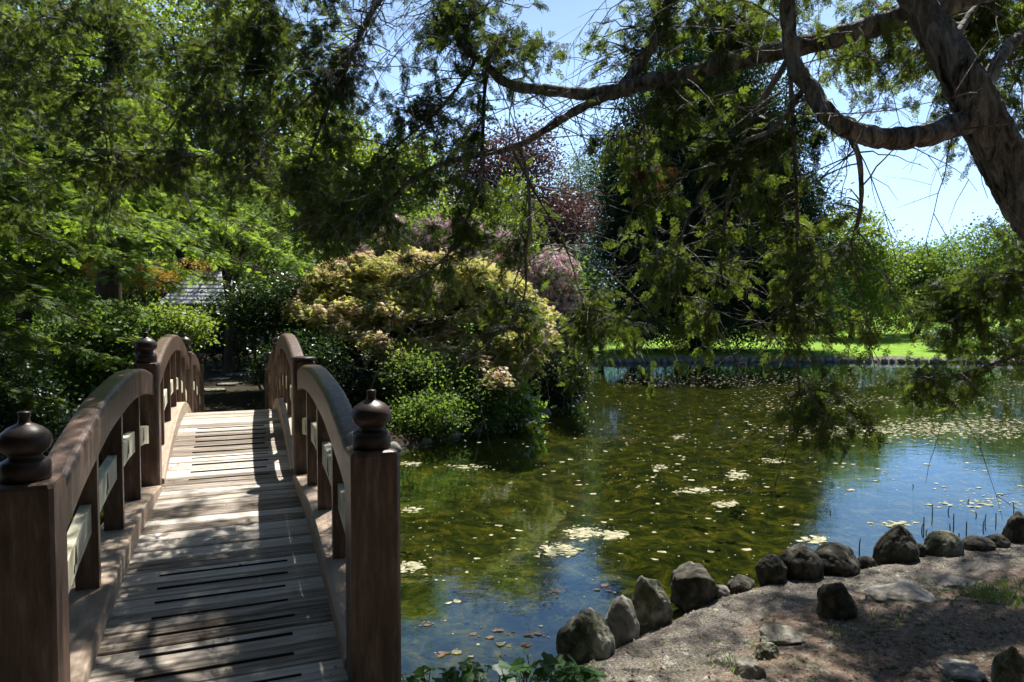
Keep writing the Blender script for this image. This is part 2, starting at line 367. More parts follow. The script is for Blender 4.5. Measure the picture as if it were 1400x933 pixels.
while s < 12:
    for xx in (UL + .17, UL + .20, UC - .03, UC + .02, UR - .20, UR - .17):
        x_ = xx + random.uniform(-.006, .006); y_ = s + PW * random.choice((.3, .7)); z_ = DK(y_) + .0042; r_ = .0042
        mb.add([(x_ + r_ * math.cos(a), y_ + r_ * math.sin(a), z_) for a in np.arange(6) * math.pi / 3], [tuple(range(6))])
    s += PW
o = mb.build('nail_heads', M['grip'], dko); o['kind'] = 'stuff'
# grip strips
def strip(s):
    m_ = MB(); x0, x1 = UC - .33 + random.uniform(-.01, .01), UC + .33 + random.uniform(-.02, .02)
    h = DK(s); h2 = DK(s + .010)
    m_.add([(x0, s, h - .004), (x1, s, h - .004), (x1, s + .010, h2 - .004), (x0, s + .010, h2 - .004), (x0 + .003, s + .002, h + .008), (x1 - .003, s + .002, h + .008), (x1 - .003, s + .008, h2 + .008), (x0 + .003, s + .008, h2 + .008)],
           [(0,3,2,1),(4,5,6,7),(0,1,5,4),(1,2,6,5),(2,3,7,6),(3,0,4,7)])
    m_.build('grip_strip', M['grip'], br)
q = 2.2 + PW * 3 + PW * .5
while q < 12.9:
    if q < 4.35 or 6.55 < q < 8.1 : strip(q)
    q += PW
def sweep(name, mat, ucent, width, svals, topf, botf, n_round=3, rnd=.02, parent=br):
    """bar swept along s with rounded upper edges"""
    hw = width / 2
    V = []
    for s_ in svals:
        t_, b_ = topf(s_), botf(s_)
        r_ = min(rnd, hw * .9)
        prof = [(-hw, b_), (-hw, t_ - r_)]
        for i in range(1, n_round): 
            a_ = i / n_round * math.pi / 2; prof.append((-hw + r_ * (1 - math.cos(a_)), t_ - r_ + r_ * math.sin(a_)))
        prof += [(-hw + r_, t_), (hw - r_, t_)]
        for i in range(n_round - 1, 0, -1):
            a_ = i / n_round * math.pi / 2; prof.append((hw - r_ * (1 - math.cos(a_)), t_ - r_ + r_ * math.sin(a_)))
        prof += [(hw, t_ - r_), (hw, b_)]
        V.append([(ucent + x, s_, z) for x, z in prof])
    n = len(V[0]); vv = [p for sec in V for p in sec]; ff = []
    for i in range(len(V) - 1):
        for j in range(n):
            ff.append((i * n + j, i * n + (j + 1) % n, (i + 1) * n + (j + 1) % n, (i + 1) * n + j))
    ff.append(tuple(range(n - 1, -1, -1))); ff.append(tuple(range((len(V) - 1) * n, len(V) * n)))
    return mesh_obj(name, vv, ff, mat, parent)
def lathe(name, prof, cx, cy, z0, mat, parent, n=24):
    V = [(cx + r * math.cos(2 * math.pi * i / n), cy + r * math.sin(2 * math.pi * i / n), z0 + z) for r, z in prof for i in range(n)]
    Fc = [(a * n + i, a * n + (i + 1) % n, (a + 1) * n + (i + 1) % n, (a + 1) * n + i) for a in range(len(prof) - 1) for i in range(n)]
    Fc.append(tuple(range(n - 1, -1, -1))); Fc.append(tuple(range((len(prof) - 1) * n, len(prof) * n)))
    return mesh_obj(name, V, Fc, mat, parent, True)
FIN = [(.074,0),(.080,.004),(.081,.05),(.078,.066),(.066,.074),(.055,.080),(.053,.090),(.062,.098),(.078,.112),(.085,.132),(.084,.152),(.074,.172),(.054,.190),(.034,.200),(.022,.205),(.0185,.212),(.018,.232),(.021,.240),(.020,.246),(.006,.249)]
TOP = {0: (-.60, -.57), 1: (-.395, -.405), 2: (-.52, -.53), 3: (-.92, -.92)}
BOT = {0: -1.95, 1: -2.9, 2: -2.9, 3: -2.3}
PWID = {0: .205, 1: .19, 2: .18, 3: .17}
def post(i, side):
    u = UL if side == 0 else UR; t_ = TOP[i][side]; hw = PWID[i] / 2; s_ = S[i]; b_ = BOT[i]
    if i == 0 and side == 0: u -= .012; hw *= 1.03
    bev = .014; lv = []
    def ring(z, o): 
        a = hw - o; c = bev
        return [(u - a + c, s_ - a, z), (u + a - c, s_ - a, z), (u + a, s_ - a + c, z), (u + a, s_ + a - c, z), (u + a - c, s_ + a, z), (u - a + c, s_ + a, z), (u - a, s_ + a - c, z), (u - a, s_ - a + c, z)]
    V = ring(b_, 0) + ring(t_ - .02, 0) + ring(t_ - .006, .006) + ring(t_, .022)
    Fc = [tuple(range(7, -1, -1)), tuple(range(24, 32))]
    for k_ in range(3):
        for j in range(8): Fc.append((k_ * 8 + j, k_ * 8 + (j + 1) % 8, (k_ + 1) * 8 + (j + 1) % 8, (k_ + 1) * 8 + j))
    po = mesh_obj('post', V, Fc, M['paint'], br)
    if i == 1 and side == 1:
        lathe('cap', [(.10, 0), (.115, .006), (.115, .022), (.09, .03)], u, s_, t_ + .001, M['finial'], po)
        po['label'] = 'post with flat dark cap and no finial'
    else:
        lathe('finial', FIN, u, s_, t_ + .001, M['finial'], po)
for i in range(4):
    for side in (0, 1): post(i, side)
R0 = cubic([2.9,3.1,3.35,3.6,4.0,4.34,5.0,5.4,5.9,6.36,6.6], [-.78,-.715,-.64,-.575,-.495,-.44,-.39,-.383,-.41,-.475,-.53])
R1 = lambda s_: -.225 - .078 * (s_ - 8.55) ** 2
R2 = lambda s_: cubic([10.8,11.2,11.8,12.6,13.4,14.2],[-.66,-.60,-.59,-.68,-.86,-1.12])(s_)
seg = [(0, 1, R0, .185), (1, 2, R1, .17), (2, 3, R2, .17)]
def rail_bot(rf, th):
    def f(s_):
        sl_ = (rf(s_ + .02) - rf(s_ - .02)) / .04
        return rf(s_) - th * math.sqrt(1 + sl_ * sl_)
    return f
K0 = [.10, .13, .12]
for a, b_, rf, th in seg:
    sa, sb = S[a] + PWID[a] / 2 + .001, S[b_] - PWID[b_] / 2 - .001
    sv = np.linspace(sa, sb, 26); L_ = sb - sa
    kt = lambda s_, sa=sa, L_=L_, a=a: DK(s_) + .045 + K0[a] * math.sin(math.pi * min(max((s_ - sa) / L_, 0), 1)) ** .8 * .8
    for side, u in ((0, UL), (1, UR)):
        sweep('handrail', M['paint'], u, .125, sv, rf, rail_bot(rf, th), 4, .03)
        inner = 1 if side == 0 else -1
        sweep('kerb', M['kerb'], u + inner * .01, .20, sv, kt, lambda s_: kt(s_) - .20, 2, .012)
        nb = 3 if a != 1 else 5
        bs = [3.98, 4.77, 5.55] if a == 0 else list(np.linspace(sa, sb, nb + 2)[1:-1])
        edges = [sa] + bs + [sb]
        for s_ in bs:
            m_ = MB(); m_.box(u - .052, u + .052, s_ - .026, s_ + .026, kt(s_) - .03, rail_bot(rf, th)(s_) + .03)
            m_.build('baluster', M['paint'], br)
        for e0, e1 in zip(edges[:-1], edges[1:]):   # cream boards between balusters, following the arch
            g0, g1 = e0 + .03, e1 - .03
            if (g1 - g0) < .2: continue
            off = lambda s_: rf(s_) - (.50 if a != 1 else .56)
            pan = sweep('panel', M['cream'], u, .05, np.linspace(g0, g1, 7), lambda s_: off(s_) + .068, lambda s_: off(s_) - .075, 2, .004)
            # dark pieces standing for the shade in a pierced motif: bell-like figure beside a dot, on both faces
            for fs in (1, -1):
                for cmot in (.55,):
                    mh = MB(); sm = g0 + (g1 - g0) * cmot; xx = u + fs * .0268
                    for pts in ([(-.028,-.045),(.0,.05),(.012,.05),(.03,-.03),(.012,-.045),(.006,-.015),(-.006,-.03)], [(-.045,-.05),(-.032,-.02),(-.022,-.045),(-.03,-.06)]):
                        vv = [(xx, sm + y_, off(sm + y_) + z_ ) for y_, z_ in pts] + [(xx - fs * .003, sm + y_, off(sm + y_) + z_) for y_, z_ in pts]
                        n = len(pts); mh.add(vv, [tuple(range(n)), tuple(range(2 * n - 1, n - 1, -1))] + [(i, (i + 1) % n, (i + 1) % n + n, i + n) for i in range(n)])
                    mh.build('cutout', M['hole'], pan)
for u in (UL + .08, UC, UR - .08):
    sweep('beam', M['beam'], u, .12, np.linspace(2.3, 14.8, 60), lambda s_: DK(s_) - .045, lambda s_: DK(s_) - .30, 2, .004)

# ------------------------------------------------------------------ foliage tools
def unit(v): return v / (np.linalg.norm(v, axis=-1, keepdims=True) + 1e-9)
def frond_template(nb=7, sec=True):
    """flat scale-foliage spray, length 1 along +Y, in the XY plane"""
    V, Fq = [], []
    def blade(a, b, wd):
        a = np.array(a, float); b = np.array(b, float); d = b - a; n = np.array((-d[1], d[0], 0)); n = n / (np.linalg.norm(n) + 1e-9) * wd
        mid = a + d * .45; i = len(V); V.extend([a, mid + n, b, mid - n]); Fq.append((i, i + 1, i + 2, i + 3))
    blade((0, 0, 0), (0, 1, -.12), .022)
    for k in range(nb):
        y = .08 + .8 * k / nb; ln = .46 * (1 - .62 * (k / nb)) * (.75 + .25 * math.sin(k * 2.3))
        for sgn in (-1, 1):
            a = (0, y, -.12 * y * y); b = (sgn * ln * .72, y + ln * .72, -.12 * y * y - .10 * ln - .03)
            blade(a, b, .030 if sec else .042)
            if sec:
                for f_ in (.4, .7):
                    p = np.array(a) * (1 - f_) + np.array(b) * f_; l2 = ln * (.42 - .2 * f_) 
                    blade(p, p + np.array((sgn * l2, l2 * .25, -.04)), .022); blade(p, p + np.array((sgn * l2 * .1, l2, -.04)), .022)
    return np.array(V), np.array(Fq)
T_HI = frond_template(7, True); T_MD = frond_template(6, False); T_LO = frond_template(3, False)
def instance(acc, tmpl, org, axis, nrm, scale, tint):
    V, Fq = tmpl; org = np.asarray(org); n = len(org)
    if n == 0: return
    axis = unit(axis); side = unit(np.cross(axis, nrm)); nn = np.cross(side, axis)
    scale = np.broadcast_to(scale, (n,))[:, None, None]
    v = org[:, None] + scale * (side[:, None] * V[None, :, 0:1] + axis[:, None] * V[None, :, 1:2] + nn[:, None] * V[None, :, 2:3])
    f = (np.arange(n) * len(V))[:, None, None] + Fq[None]
    acc.add(v.reshape(-1, 3), f.reshape(-1, 4), np.repeat(np.clip(tint, 0, 1), len(Fq)))
def rnd3(n): return rng.standard_normal((n, 3))
LEAF = (np.array([(0, 0, 0), (.32, .45, .06), (0, 1, 0), (-.32, .45, .06)]), np.array([[0, 1, 2, 3]]))
LONG = (np.array([(0, 0, 0), (.17, .45, .04), (0, 1, -.08), (-.17, .45, .04)]), np.array([[0, 1, 2, 3]]))
def star(n=5):
    V = [];Fq = []
    for i in range(n):
        a = (i - (n - 1) / 2) * .62; d = np.array((math.sin(a), math.cos(a), 0)); s_ = np.array((d[1], -d[0], 0)); l = 1 - .12 * abs(i - (n - 1) / 2)
        V += [np.zeros(3), d * .5 * l + s_ * .13, d * l + np.array((0, 0, -.1)), d * .5 * l - s_ * .13]; Fq.append([4*i, 4*i+1, 4*i+2, 4*i+3])
    return np.array(V), np.array(Fq)
STAR = star()
def whorl(n=6):
    V = [];Fq = []
    for i in range(n):
        a = i * 2 * math.pi / n; d = np.array((math.cos(a), math.sin(a), .25)); s_ = np.array((-d[1], d[0], 0))
        V += [np.zeros(3), d * .5 + s_ * .17, d - np.array((0, 0, .12)), d * .5 - s_ * .17]; Fq.append([4*i, 4*i+1, 4*i+2, 4*i+3])
    return np.array(V), np.array(Fq)
WHORL = whorl()
# sun-lit gap: nothing whose shadow would fall on the middle of the bridge
SUNSPOTS = [(lat(750, 18), 17.6, 3.6, 1.4), (lat(610, 20), 19.8, 4.6, 1.3), (lat(278, 22.0), 21.6, 3.3, 1.5), (0.0, 14.3, .9, .9)]
def keep_sun(org):
    h = org[:, 2] - .85
    x = org[:, 0] - SUN[0] / SUN[2] * h; y = org[:, 1] - SUN[1] / SUN[2] * h
    u = x * math.cos(YAW) + y * math.sin(YAW); s_ = -x * math.sin(YAW) + y * math.cos(YAW)
    bad = (org[:, 2] > 1.5) & (((u > -1.0) & (u < .8) & (s_ > 6.75) & (s_ < 13)) | ((u > -.62) & (u < .0) & (s_ > 2.6) & (s_ < 3.8)))
    for tx, ty, tz, tr in SUNSPOTS:
        q = (org[:, 2] - tz); a_ = org[:, 0] - SUN[0] / SUN[2] * q - tx; b_ = org[:, 1] - SUN[1] / SUN[2] * q - ty
        bad |= (q > .6) & (a_ ** 2 + b_ ** 2 < tr ** 2)
    return ~bad | (rng.random(len(org)) < .03)

def crown(lobes, n, leaf, cr=.35, tmpl=LEAF, up=.3, flat=1.0, per=34, surf_bias=.34, tintb=0., droop=0., cull=True):
    """lobes: world (cx,cy,cz,rx,ry,rz).  clumps of leaves through each lobe's volume"""
    n = int(n * 1.55); leaf *= .82
    acc = Acc(); L_ = np.array(lobes, float); wts = (L_[:, 3] * L_[:, 5]) ; wts /= wts.sum()
    nc = max(4, n // per); ci = rng.choice(len(L_), nc, p=wts)
    d = unit(rnd3(nc)); r = rng.random(nc) ** surf_bias
    cc = L_[ci, :3] + d * r[:, None] * L_[ci, 3:6]
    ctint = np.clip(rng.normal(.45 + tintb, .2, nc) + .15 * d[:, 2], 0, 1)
    k = np.repeat(np.arange(nc), per); nn = len(k)
    off = rnd3(nn) * cr * np.array((1, 1, flat * .75)) * rng.uniform(.6, 1.3, nc)[k][:, None]
    org = cc[k] + off
    if droop: org[:, 2] -= droop * np.hypot(off[:, 0], off[:, 1])
    ax = unit(off + rnd3(nn) * cr * .8 + np.array((0, 0, -droop)) * cr)
    nr = unit(rnd3(nn) * (1 - up) + np.array((0, 0, up * 2)))
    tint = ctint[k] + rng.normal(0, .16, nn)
    if cull: 
        m_ = keep_sun(org); org, ax, nr, tint = org[m_], ax[m_], nr[m_], tint[m_]
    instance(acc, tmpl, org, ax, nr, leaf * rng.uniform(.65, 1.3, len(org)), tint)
    return acc
def lobes_px(z, ls):
    """(px,py,rpx,rpy[,dz]) lobes -> world lobes at distance z"""
    out = []
    for l in ls:
        dz = l[4] if len(l) > 4 else 0; zz = z + dz; c = P(l[0], l[1], zz); rx = l[2] / F * zz; rz = l[3] / F * zz
        out.append((c[0], c[1], c[2], rx, min(rx, 3.2) if len(l) < 6 else l[5], rz))
    return out
def wood(path, r0, r1, sides=7, n=8, wob=.0):
    p = catmull(path, n); 
    if wob: p[1:-1] += rnd3(len(p) - 2) * wob
    return tube_arr(p, np.linspace(r0, r1, len(p)), sides, .06)
def tree(name, label, cat, z, px, lobes, n, leaf, mat, cr=.35, tr=.18, group=None, tmpl=LEAF, lean=0, stems=1, barkm='farbark', trunk_name='trunk', **kw):
    x0 = lat(px, z); g0 = gh(x0, z)
    root = empty(name, (x0, z, g0)); tag(root, label, cat, group)
    W_ = lobes_px(z, lobes); top = max(l[2] for l in W_); acc = Acc()
    cen = np.array(W_)[:, :3]
    for i in range(stems):
        c = cen[rng.integers(len(cen))]; dx = rng.normal(0, .25) if stems > 1 else 0
        b0 = np.array((dx, 0, -.15)); tp = np.array((lean + (cen[:, 0].mean() - x0) + dx * 2, 0, (top - g0) * .9))
        mid = b0 * .5 + tp * .5 + rnd3(1)[0] * .08 * (top - g0) * np.array((1, 1, 0)) * .5
        v, f = wood([b0, b0 * .75 + mid * .25 + rnd3(1)[0] * .03, mid, tp], tr / (1 + .3 * (stems - 1)), tr * .15, 9); acc.add(v, f)
        tp2 = catmull([b0, mid, tp], 10)
    for c in cen:   # limbs into every lobe
        e = c - np.array((x0, z, g0)); k_ = min(len(tp2) - 1, max(2, int(len(tp2) * .75 * max(.15, e[2] * .7 / (top - g0)))))
        s0 = tp2[k_]
        v, f = wood([s0, s0 * .5 + e * .5 + np.array((0, 0, .08 * np.linalg.norm(e - s0))), e], tr * .4, tr * .08, 5); acc.add(v, f)
        for _ in range(3):
            e2 = e + rnd3(1)[0] * .5 * np.array(W_[0][3:6]).min(); m2 = s0 * .35 + e * .65
            v, f = wood([m2, e2], tr * .15, tr * .03, 4, 3); acc.add(v, f)
    acc.build(trunk_name, M[barkm], root, True)
    A = crown(W_, n, leaf, cr, tmpl, **kw)
    A.v = [a - np.array((x0, z, g0)) for a in A.v]
    A.build('crown', M[mat], root)
    return root, W_

# ------------------------------------------------------------------ background trees
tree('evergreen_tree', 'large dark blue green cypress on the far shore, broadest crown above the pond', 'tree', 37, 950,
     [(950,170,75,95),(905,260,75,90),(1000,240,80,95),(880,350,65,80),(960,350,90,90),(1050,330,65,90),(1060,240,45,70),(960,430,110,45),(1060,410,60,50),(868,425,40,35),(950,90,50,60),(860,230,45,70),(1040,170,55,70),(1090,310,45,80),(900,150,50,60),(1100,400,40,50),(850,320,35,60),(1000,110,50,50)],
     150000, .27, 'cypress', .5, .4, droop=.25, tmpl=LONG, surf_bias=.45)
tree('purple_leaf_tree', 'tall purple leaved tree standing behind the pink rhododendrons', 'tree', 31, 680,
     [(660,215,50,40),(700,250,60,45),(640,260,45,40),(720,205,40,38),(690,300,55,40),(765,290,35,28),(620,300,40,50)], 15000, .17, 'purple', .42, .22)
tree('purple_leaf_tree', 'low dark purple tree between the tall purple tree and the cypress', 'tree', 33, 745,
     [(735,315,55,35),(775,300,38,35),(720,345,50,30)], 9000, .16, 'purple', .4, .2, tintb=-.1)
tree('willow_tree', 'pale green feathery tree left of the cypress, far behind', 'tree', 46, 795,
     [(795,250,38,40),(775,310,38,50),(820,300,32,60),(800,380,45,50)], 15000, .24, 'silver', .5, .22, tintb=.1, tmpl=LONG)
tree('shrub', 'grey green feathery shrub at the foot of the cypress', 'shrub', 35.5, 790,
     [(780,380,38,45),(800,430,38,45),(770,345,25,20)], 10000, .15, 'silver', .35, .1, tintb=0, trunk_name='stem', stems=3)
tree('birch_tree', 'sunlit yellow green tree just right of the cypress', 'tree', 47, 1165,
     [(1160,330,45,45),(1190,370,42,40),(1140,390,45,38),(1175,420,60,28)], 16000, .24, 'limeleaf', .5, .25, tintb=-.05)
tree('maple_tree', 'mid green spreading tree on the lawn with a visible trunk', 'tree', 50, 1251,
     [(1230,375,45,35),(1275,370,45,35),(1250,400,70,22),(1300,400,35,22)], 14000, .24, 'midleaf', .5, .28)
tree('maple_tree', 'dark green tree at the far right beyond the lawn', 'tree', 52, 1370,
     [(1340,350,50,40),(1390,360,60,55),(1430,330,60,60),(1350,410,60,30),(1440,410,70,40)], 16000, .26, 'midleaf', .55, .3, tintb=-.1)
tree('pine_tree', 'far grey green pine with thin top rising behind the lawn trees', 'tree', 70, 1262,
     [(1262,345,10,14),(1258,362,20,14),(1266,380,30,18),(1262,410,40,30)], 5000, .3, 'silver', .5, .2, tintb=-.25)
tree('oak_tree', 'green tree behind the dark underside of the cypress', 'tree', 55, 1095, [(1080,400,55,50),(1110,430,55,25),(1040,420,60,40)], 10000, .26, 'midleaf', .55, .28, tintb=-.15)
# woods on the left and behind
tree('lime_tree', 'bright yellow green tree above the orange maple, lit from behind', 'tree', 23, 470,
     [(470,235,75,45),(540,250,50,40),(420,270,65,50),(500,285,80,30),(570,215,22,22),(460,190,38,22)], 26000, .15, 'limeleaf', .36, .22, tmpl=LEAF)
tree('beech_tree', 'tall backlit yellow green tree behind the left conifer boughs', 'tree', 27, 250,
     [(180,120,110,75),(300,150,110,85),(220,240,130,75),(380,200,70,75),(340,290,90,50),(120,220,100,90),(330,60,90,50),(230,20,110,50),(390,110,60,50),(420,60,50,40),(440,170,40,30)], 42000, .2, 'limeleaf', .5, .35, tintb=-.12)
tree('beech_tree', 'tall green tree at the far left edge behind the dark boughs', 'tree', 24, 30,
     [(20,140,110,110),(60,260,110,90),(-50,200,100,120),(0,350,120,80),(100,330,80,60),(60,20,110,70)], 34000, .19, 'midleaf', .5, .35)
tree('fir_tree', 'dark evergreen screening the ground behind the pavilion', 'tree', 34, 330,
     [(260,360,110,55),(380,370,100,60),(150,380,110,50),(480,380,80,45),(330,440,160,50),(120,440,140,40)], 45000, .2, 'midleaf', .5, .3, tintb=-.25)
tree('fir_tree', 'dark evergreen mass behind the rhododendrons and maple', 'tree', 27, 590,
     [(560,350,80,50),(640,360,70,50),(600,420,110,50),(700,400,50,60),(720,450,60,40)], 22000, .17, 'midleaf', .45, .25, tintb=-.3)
tree('olive_tree', 'yellow green tree in front of the purple tree, above the rhododendrons', 'tree', 21, 665,
     [(700,262,28,12),(640,285,45,22),(690,310,40,20),(600,270,35,20),(610,320,60,25),(670,340,50,20)], 10000, .12, 'limeleaf', .25, .14, tintb=-.1)

# far wood mass closing the view
wl = []
for px in range(-700, 2300, 55):
    zz = random.uniform(75, 95); t_ = random.uniform(385, 408)
    wl += lobes_px(zz, [(px, t_ + 5, 52, 32), (px + 20, t_ + 30, 60, 22)])
    if -500 < px < 640: wl += lobes_px(zz - 20, [(px, 330, 55, 45), (px + 25, 375, 60, 40), (px - 10, 285, 45, 35)])
A = crown(wl, 110000, .55, .9, LEAF); fw = A.build('far_wood', M['midleaf']); tag(fw, 'distant line of mixed green woodland behind the lawn', 'woodland', kind='stuff')

# trees added out of view behind and beside the camera to block sky light
for i, (x_, y_, h_) in enumerate([(-4.5, -5, 9), (4.5, -4.5, 10), (-9.5, 1.5, 8), (0.5, -10, 11), (-6.2, -1.2, 7.5), (7.6, -1.0, 8)]):
    g_ = gh(x_, y_); O_ = np.array((x_, y_, g_)); root = empty('cypress_tree', O_)
    tag(root, ['dark cypress behind the camera on the left', 'dark cypress behind the camera on the right', 'dark cypress on the near bank far left of the bridge', 'tallest dark cypress far behind the camera', 'low dark cypress beside the camera on the left', 'low dark cypress beside the camera on the right'][i], 'tree')
    v, f = tube_arr(catmull([O_ + (0, 0, -.2), O_ + (.1, .1, h_ * .5), O_ + (0, .2, h_)], 6), np.linspace(.28, .05, 13), 10, .05); mesh_obj('trunk', v - O_, f, M['farbark'], root, True)
    A_ = crown([(x_, y_, g_ + h_ * .35, 3.4, 2.6, h_ * .30), (x_, y_, g_ + h_ * .65, 3.0, 2.6, h_ * .3), (x_ + 1.5, y_ + .8, g_ + h_ * .6, 2.2, 1.6, h_ * .25), (x_ - 1.5, y_ + .5, g_ + h_ * .55, 2.2, 1.6, h_ * .25)], 34000, .26, .4, LEAF)
    A_.v = [q - O_ for q in A_.v]; A_.build('crown', M['cypress'], root)

# topiary with cloud pads
def topiary(px, z, pads, label):
    x0 = lat(px, z); g0 = gh(x0, z); root = empty('topiary_tree', (x0, z, g0)); tag(root, label, 'topiary', 'cloud pruned trees on the far shore')
    acc = Acc(); base = np.array((0, 0, -.1))
    for (a, b, rx, rz) in pads:
        c = P(a, b, z) - np.array((x0, z, g0)); v, f = wood([base, c * np.array((.45, 0, .35)) , c], .09, .03, 6); acc.add(v, f)
    acc.build('trunk', M['farbark'], root, True)
    for (a, b, rx, rz) in pads:
        c = P(a, b, z); rx_ = rx / F * z; A_ = crown([(c[0], c[1], c[2], rx_, rx_, rz / F * z)], 1500, .10, .10, LEAF, surf_bias=.12, cull=False)
        A_.v = [q - np.array((x0, z, g0)) for q in A_.v]; A_.build('foliage_pad', M['topiary'], root)
topiary(868, 34.5, [(840,443,17,8),(868,434,18,8),(893,445,16,8),(855,458,16,6),(880,458,16,6),(866,446,15,7)], 'cloud pruned tree with six round pads at the left end of the lawn')
topiary(822, 35.3, [(815,446,12,7),(830,438,12,7),(824,455,12,6)], 'smaller cloud pruned tree with three pads beside the grey green shrub')

# ------------------------------------------------------------------ island plants
def maple():
    z = 15.2; px = 500; x0 = lat(px, z); g0 = gh(x0, z); root = empty('japanese_maple', (x0, z, g0))
    tag(root, 'low spreading japanese maple with layered yellow and salmon foliage behind the bridge', 'tree')
    O = np.array((x0, z, g0)); acc = Acc(); pads = []
    top_x = [405, 430, 470, 520, 560, 610, 650, 700, 745]; top_y = [412, 376, 356, 348, 342, 350, 358, 378, 430]
    bot_x = [405, 450, 500, 560, 620, 680, 720, 745]; bot_y = [425, 440, 470, 505, 525, 535, 530, 450]
    while len(pads) < 330:
        a = random.uniform(405, 742); t0, t1 = np.interp(a, top_x, top_y), np.interp(a, bot_x, bot_y)
        b = t0 + (t1 - t0) * random.random() ** 1.25
        f_ = (b - t0) / max(t1 - t0, 1); dz = random.uniform(-.2, 1.3) - 1.6 * f_
        if a > 640: dz -= .3
        c = P(a, b, z + dz); r_ = random.uniform(.16, .46) * (1 - .35 * f_)
        if c[2] < g0 + .35: continue
        pads.append((c[0], c[1], c[2], r_, r_ * random.uniform(.6, 1.1), .05))
    for k_ in range(0, len(pads), 9):
        e = np.array(pads[k_][:3]) - O; e[2] -= .08; st = np.array((0, 0, .3)) 
        hub = np.array((np.sign(e[0]) * .35 + e[0] * .12, e[1] * .2, .55 + e[2] * .35))
        v, f = wood([np.array((0, 0, -.1)) , st, hub, hub * .4 + e * .6 + np.array((0, 0, .12)), e], .07, .006, 6, 8); acc.add(v, f)
    acc.build('trunk', M['farbark'], root, True)
    P_ = np.array(pads); top = P_[:, 2]
    for nm, mt, n, sel, ls in (('foliage', 'maple', 60000, None, .08), ('young_foliage', 'mapletip', 30000, 1, .075)):
        A_ = Acc(); ci = rng.integers(len(P_), size=n); dirs = rng.random((n, 2)); rr = np.sqrt(dirs[:, 0]) * rng.uniform(.7, 1.5, n); th = dirs[:, 1] * 2 * math.pi
        o_ = P_[ci, :3].copy(); o_[:, 0] += rr * np.cos(th) * P_[ci, 3]; o_[:, 1] += rr * np.sin(th) * P_[ci, 4]
        o_[:, 2] += rng.normal(0, .05, n) - .13 * rr ** 2 + (.06 if sel else 0)
        if sel: 
            kk = (vnoise(o_[:, 0] * 1, o_[:, 1] * 1, 1.1, 4) + vnoise(o_[:, 0], o_[:, 2], 2.2, 8)) > 1.0; o_ = o_[kk]; ci = ci[kk]; rr = rr[kk]; th = th[kk]
        out = np.stack([np.cos(th), np.sin(th), -.35 * np.ones(len(o_))], 1)
        instance(A_, STAR, o_ - O, out + rnd3(len(o_)) * .5, np.array((0, 0, 1)) + rnd3(len(o_)) * .35, ls * rng.uniform(.7, 1.3, len(o_)), rng.normal(.5, .2, len(o_)))
        A_.build(nm, M[mt], root)
maple()

def flowering(label, cat, px, z, lobes, n, leaf, mat, fl, nf, fs, name='rhododendron_shrub'):
    root, W_ = tree(name, label, cat, z, px, lobes, n, leaf, mat, .22, .07, stems=3, trunk_name='stem', tmpl=LONG, tintb=0)
    O = np.array(root.location); A_ = Acc(); L_ = np.array(W_); wts = L_[:, 3] * L_[:, 5]; ci = rng.choice(len(L_), nf, p=wts / wts.sum())
    d = unit(rnd3(nf) + np.array((0, -.5, .35))); c = L_[ci, :3] + d * L_[ci, 3:6] * rng.uniform(.85, 1.12, nf)[:, None]
    k = np.repeat(np.arange(nf), 5); o_ = c[k] + rnd3(len(k)) * fs * .5
    instance(A_, WHORL, o_ - O, rnd3(len(k)), unit(d[k] + rnd3(len(k)) * .4), fs * rng.uniform(.6, 1.1, len(k)), np.repeat(rng.normal(.5, .2, nf), 5) + rng.normal(0, .1, len(k)))
    A_.build('blossoms', M[fl], root)
flowering('tall pink rhododendron overhanging the water beside the maple', 'shrub', 745, 18,
          [(750,385,42,40),(730,430,48,45),(770,430,35,40),(745,470,48,35),(720,380,30,30),(780,465,22,28),(700,350,28,20)], 15000, .13, 'midleaf', 'pink', 900, .085)
flowering('pink rhododendron behind the top of the maple', 'shrub', 610, 20,
          [(560,330,42,28),(620,325,55,26),(680,345,40,28),(520,345,30,22),(650,370,60,22)], 12000, .13, 'midleaf', 'pink', 420, .10)
flowering('pink rhododendron in front of the yellow green tree', 'shrub', 505, 21,
          [(510,338,28,22),(548,318,24,18)], 4500, .12, 'darkleaf', 'pink', 230, .10)
flowering('small shrub with red blossoms beneath the maple', 'shrub', 468, 15.2, [(470,484,22,16)], 1500, .08, 'darkleaf', 'red', 9, .06, 'azalea_shrub')
flowering('orange and yellow azalea near the pavilion roof', 'shrub', 200, 21.5, [(180,374,45,12),(215,380,24,10),(150,370,30,10),(270,362,20,6)], 5000, .1, 'azalea', 'azalea', 160, .07, 'azalea_shrub')

def shrub(label, px, z, lobes, n, leaf, mat, name='shrub', **kw):
    kw.setdefault('cr', .16); cr = kw.pop('cr')
    return tree(name, label, 'shrub', z, px, lobes, n, leaf, mat, cr, .05, stems=3, trunk_name='stem', **kw)
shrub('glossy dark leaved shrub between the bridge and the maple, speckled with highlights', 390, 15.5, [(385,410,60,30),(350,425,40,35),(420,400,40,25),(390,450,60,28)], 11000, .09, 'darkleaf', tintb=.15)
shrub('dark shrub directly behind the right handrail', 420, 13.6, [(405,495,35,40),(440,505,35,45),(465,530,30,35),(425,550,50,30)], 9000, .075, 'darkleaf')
shrub('low dark green shrub on the bank just right of the near bridge post', 560, 12.7, [(555,578,38,24),(590,568,40,28),(530,598,32,20),(570,596,34,14)], 12000, .075, 'midleaf', tintb=.05)
shrub('dark green shrub overhanging the water below the maple', 640, 13.6, [(630,555,40,30),(660,540,36,30),(615,588,32,18),(650,575,30,16),(600,520,40,24),(560,510,40,24)], 14000, .08, 'midleaf', tintb=.05)
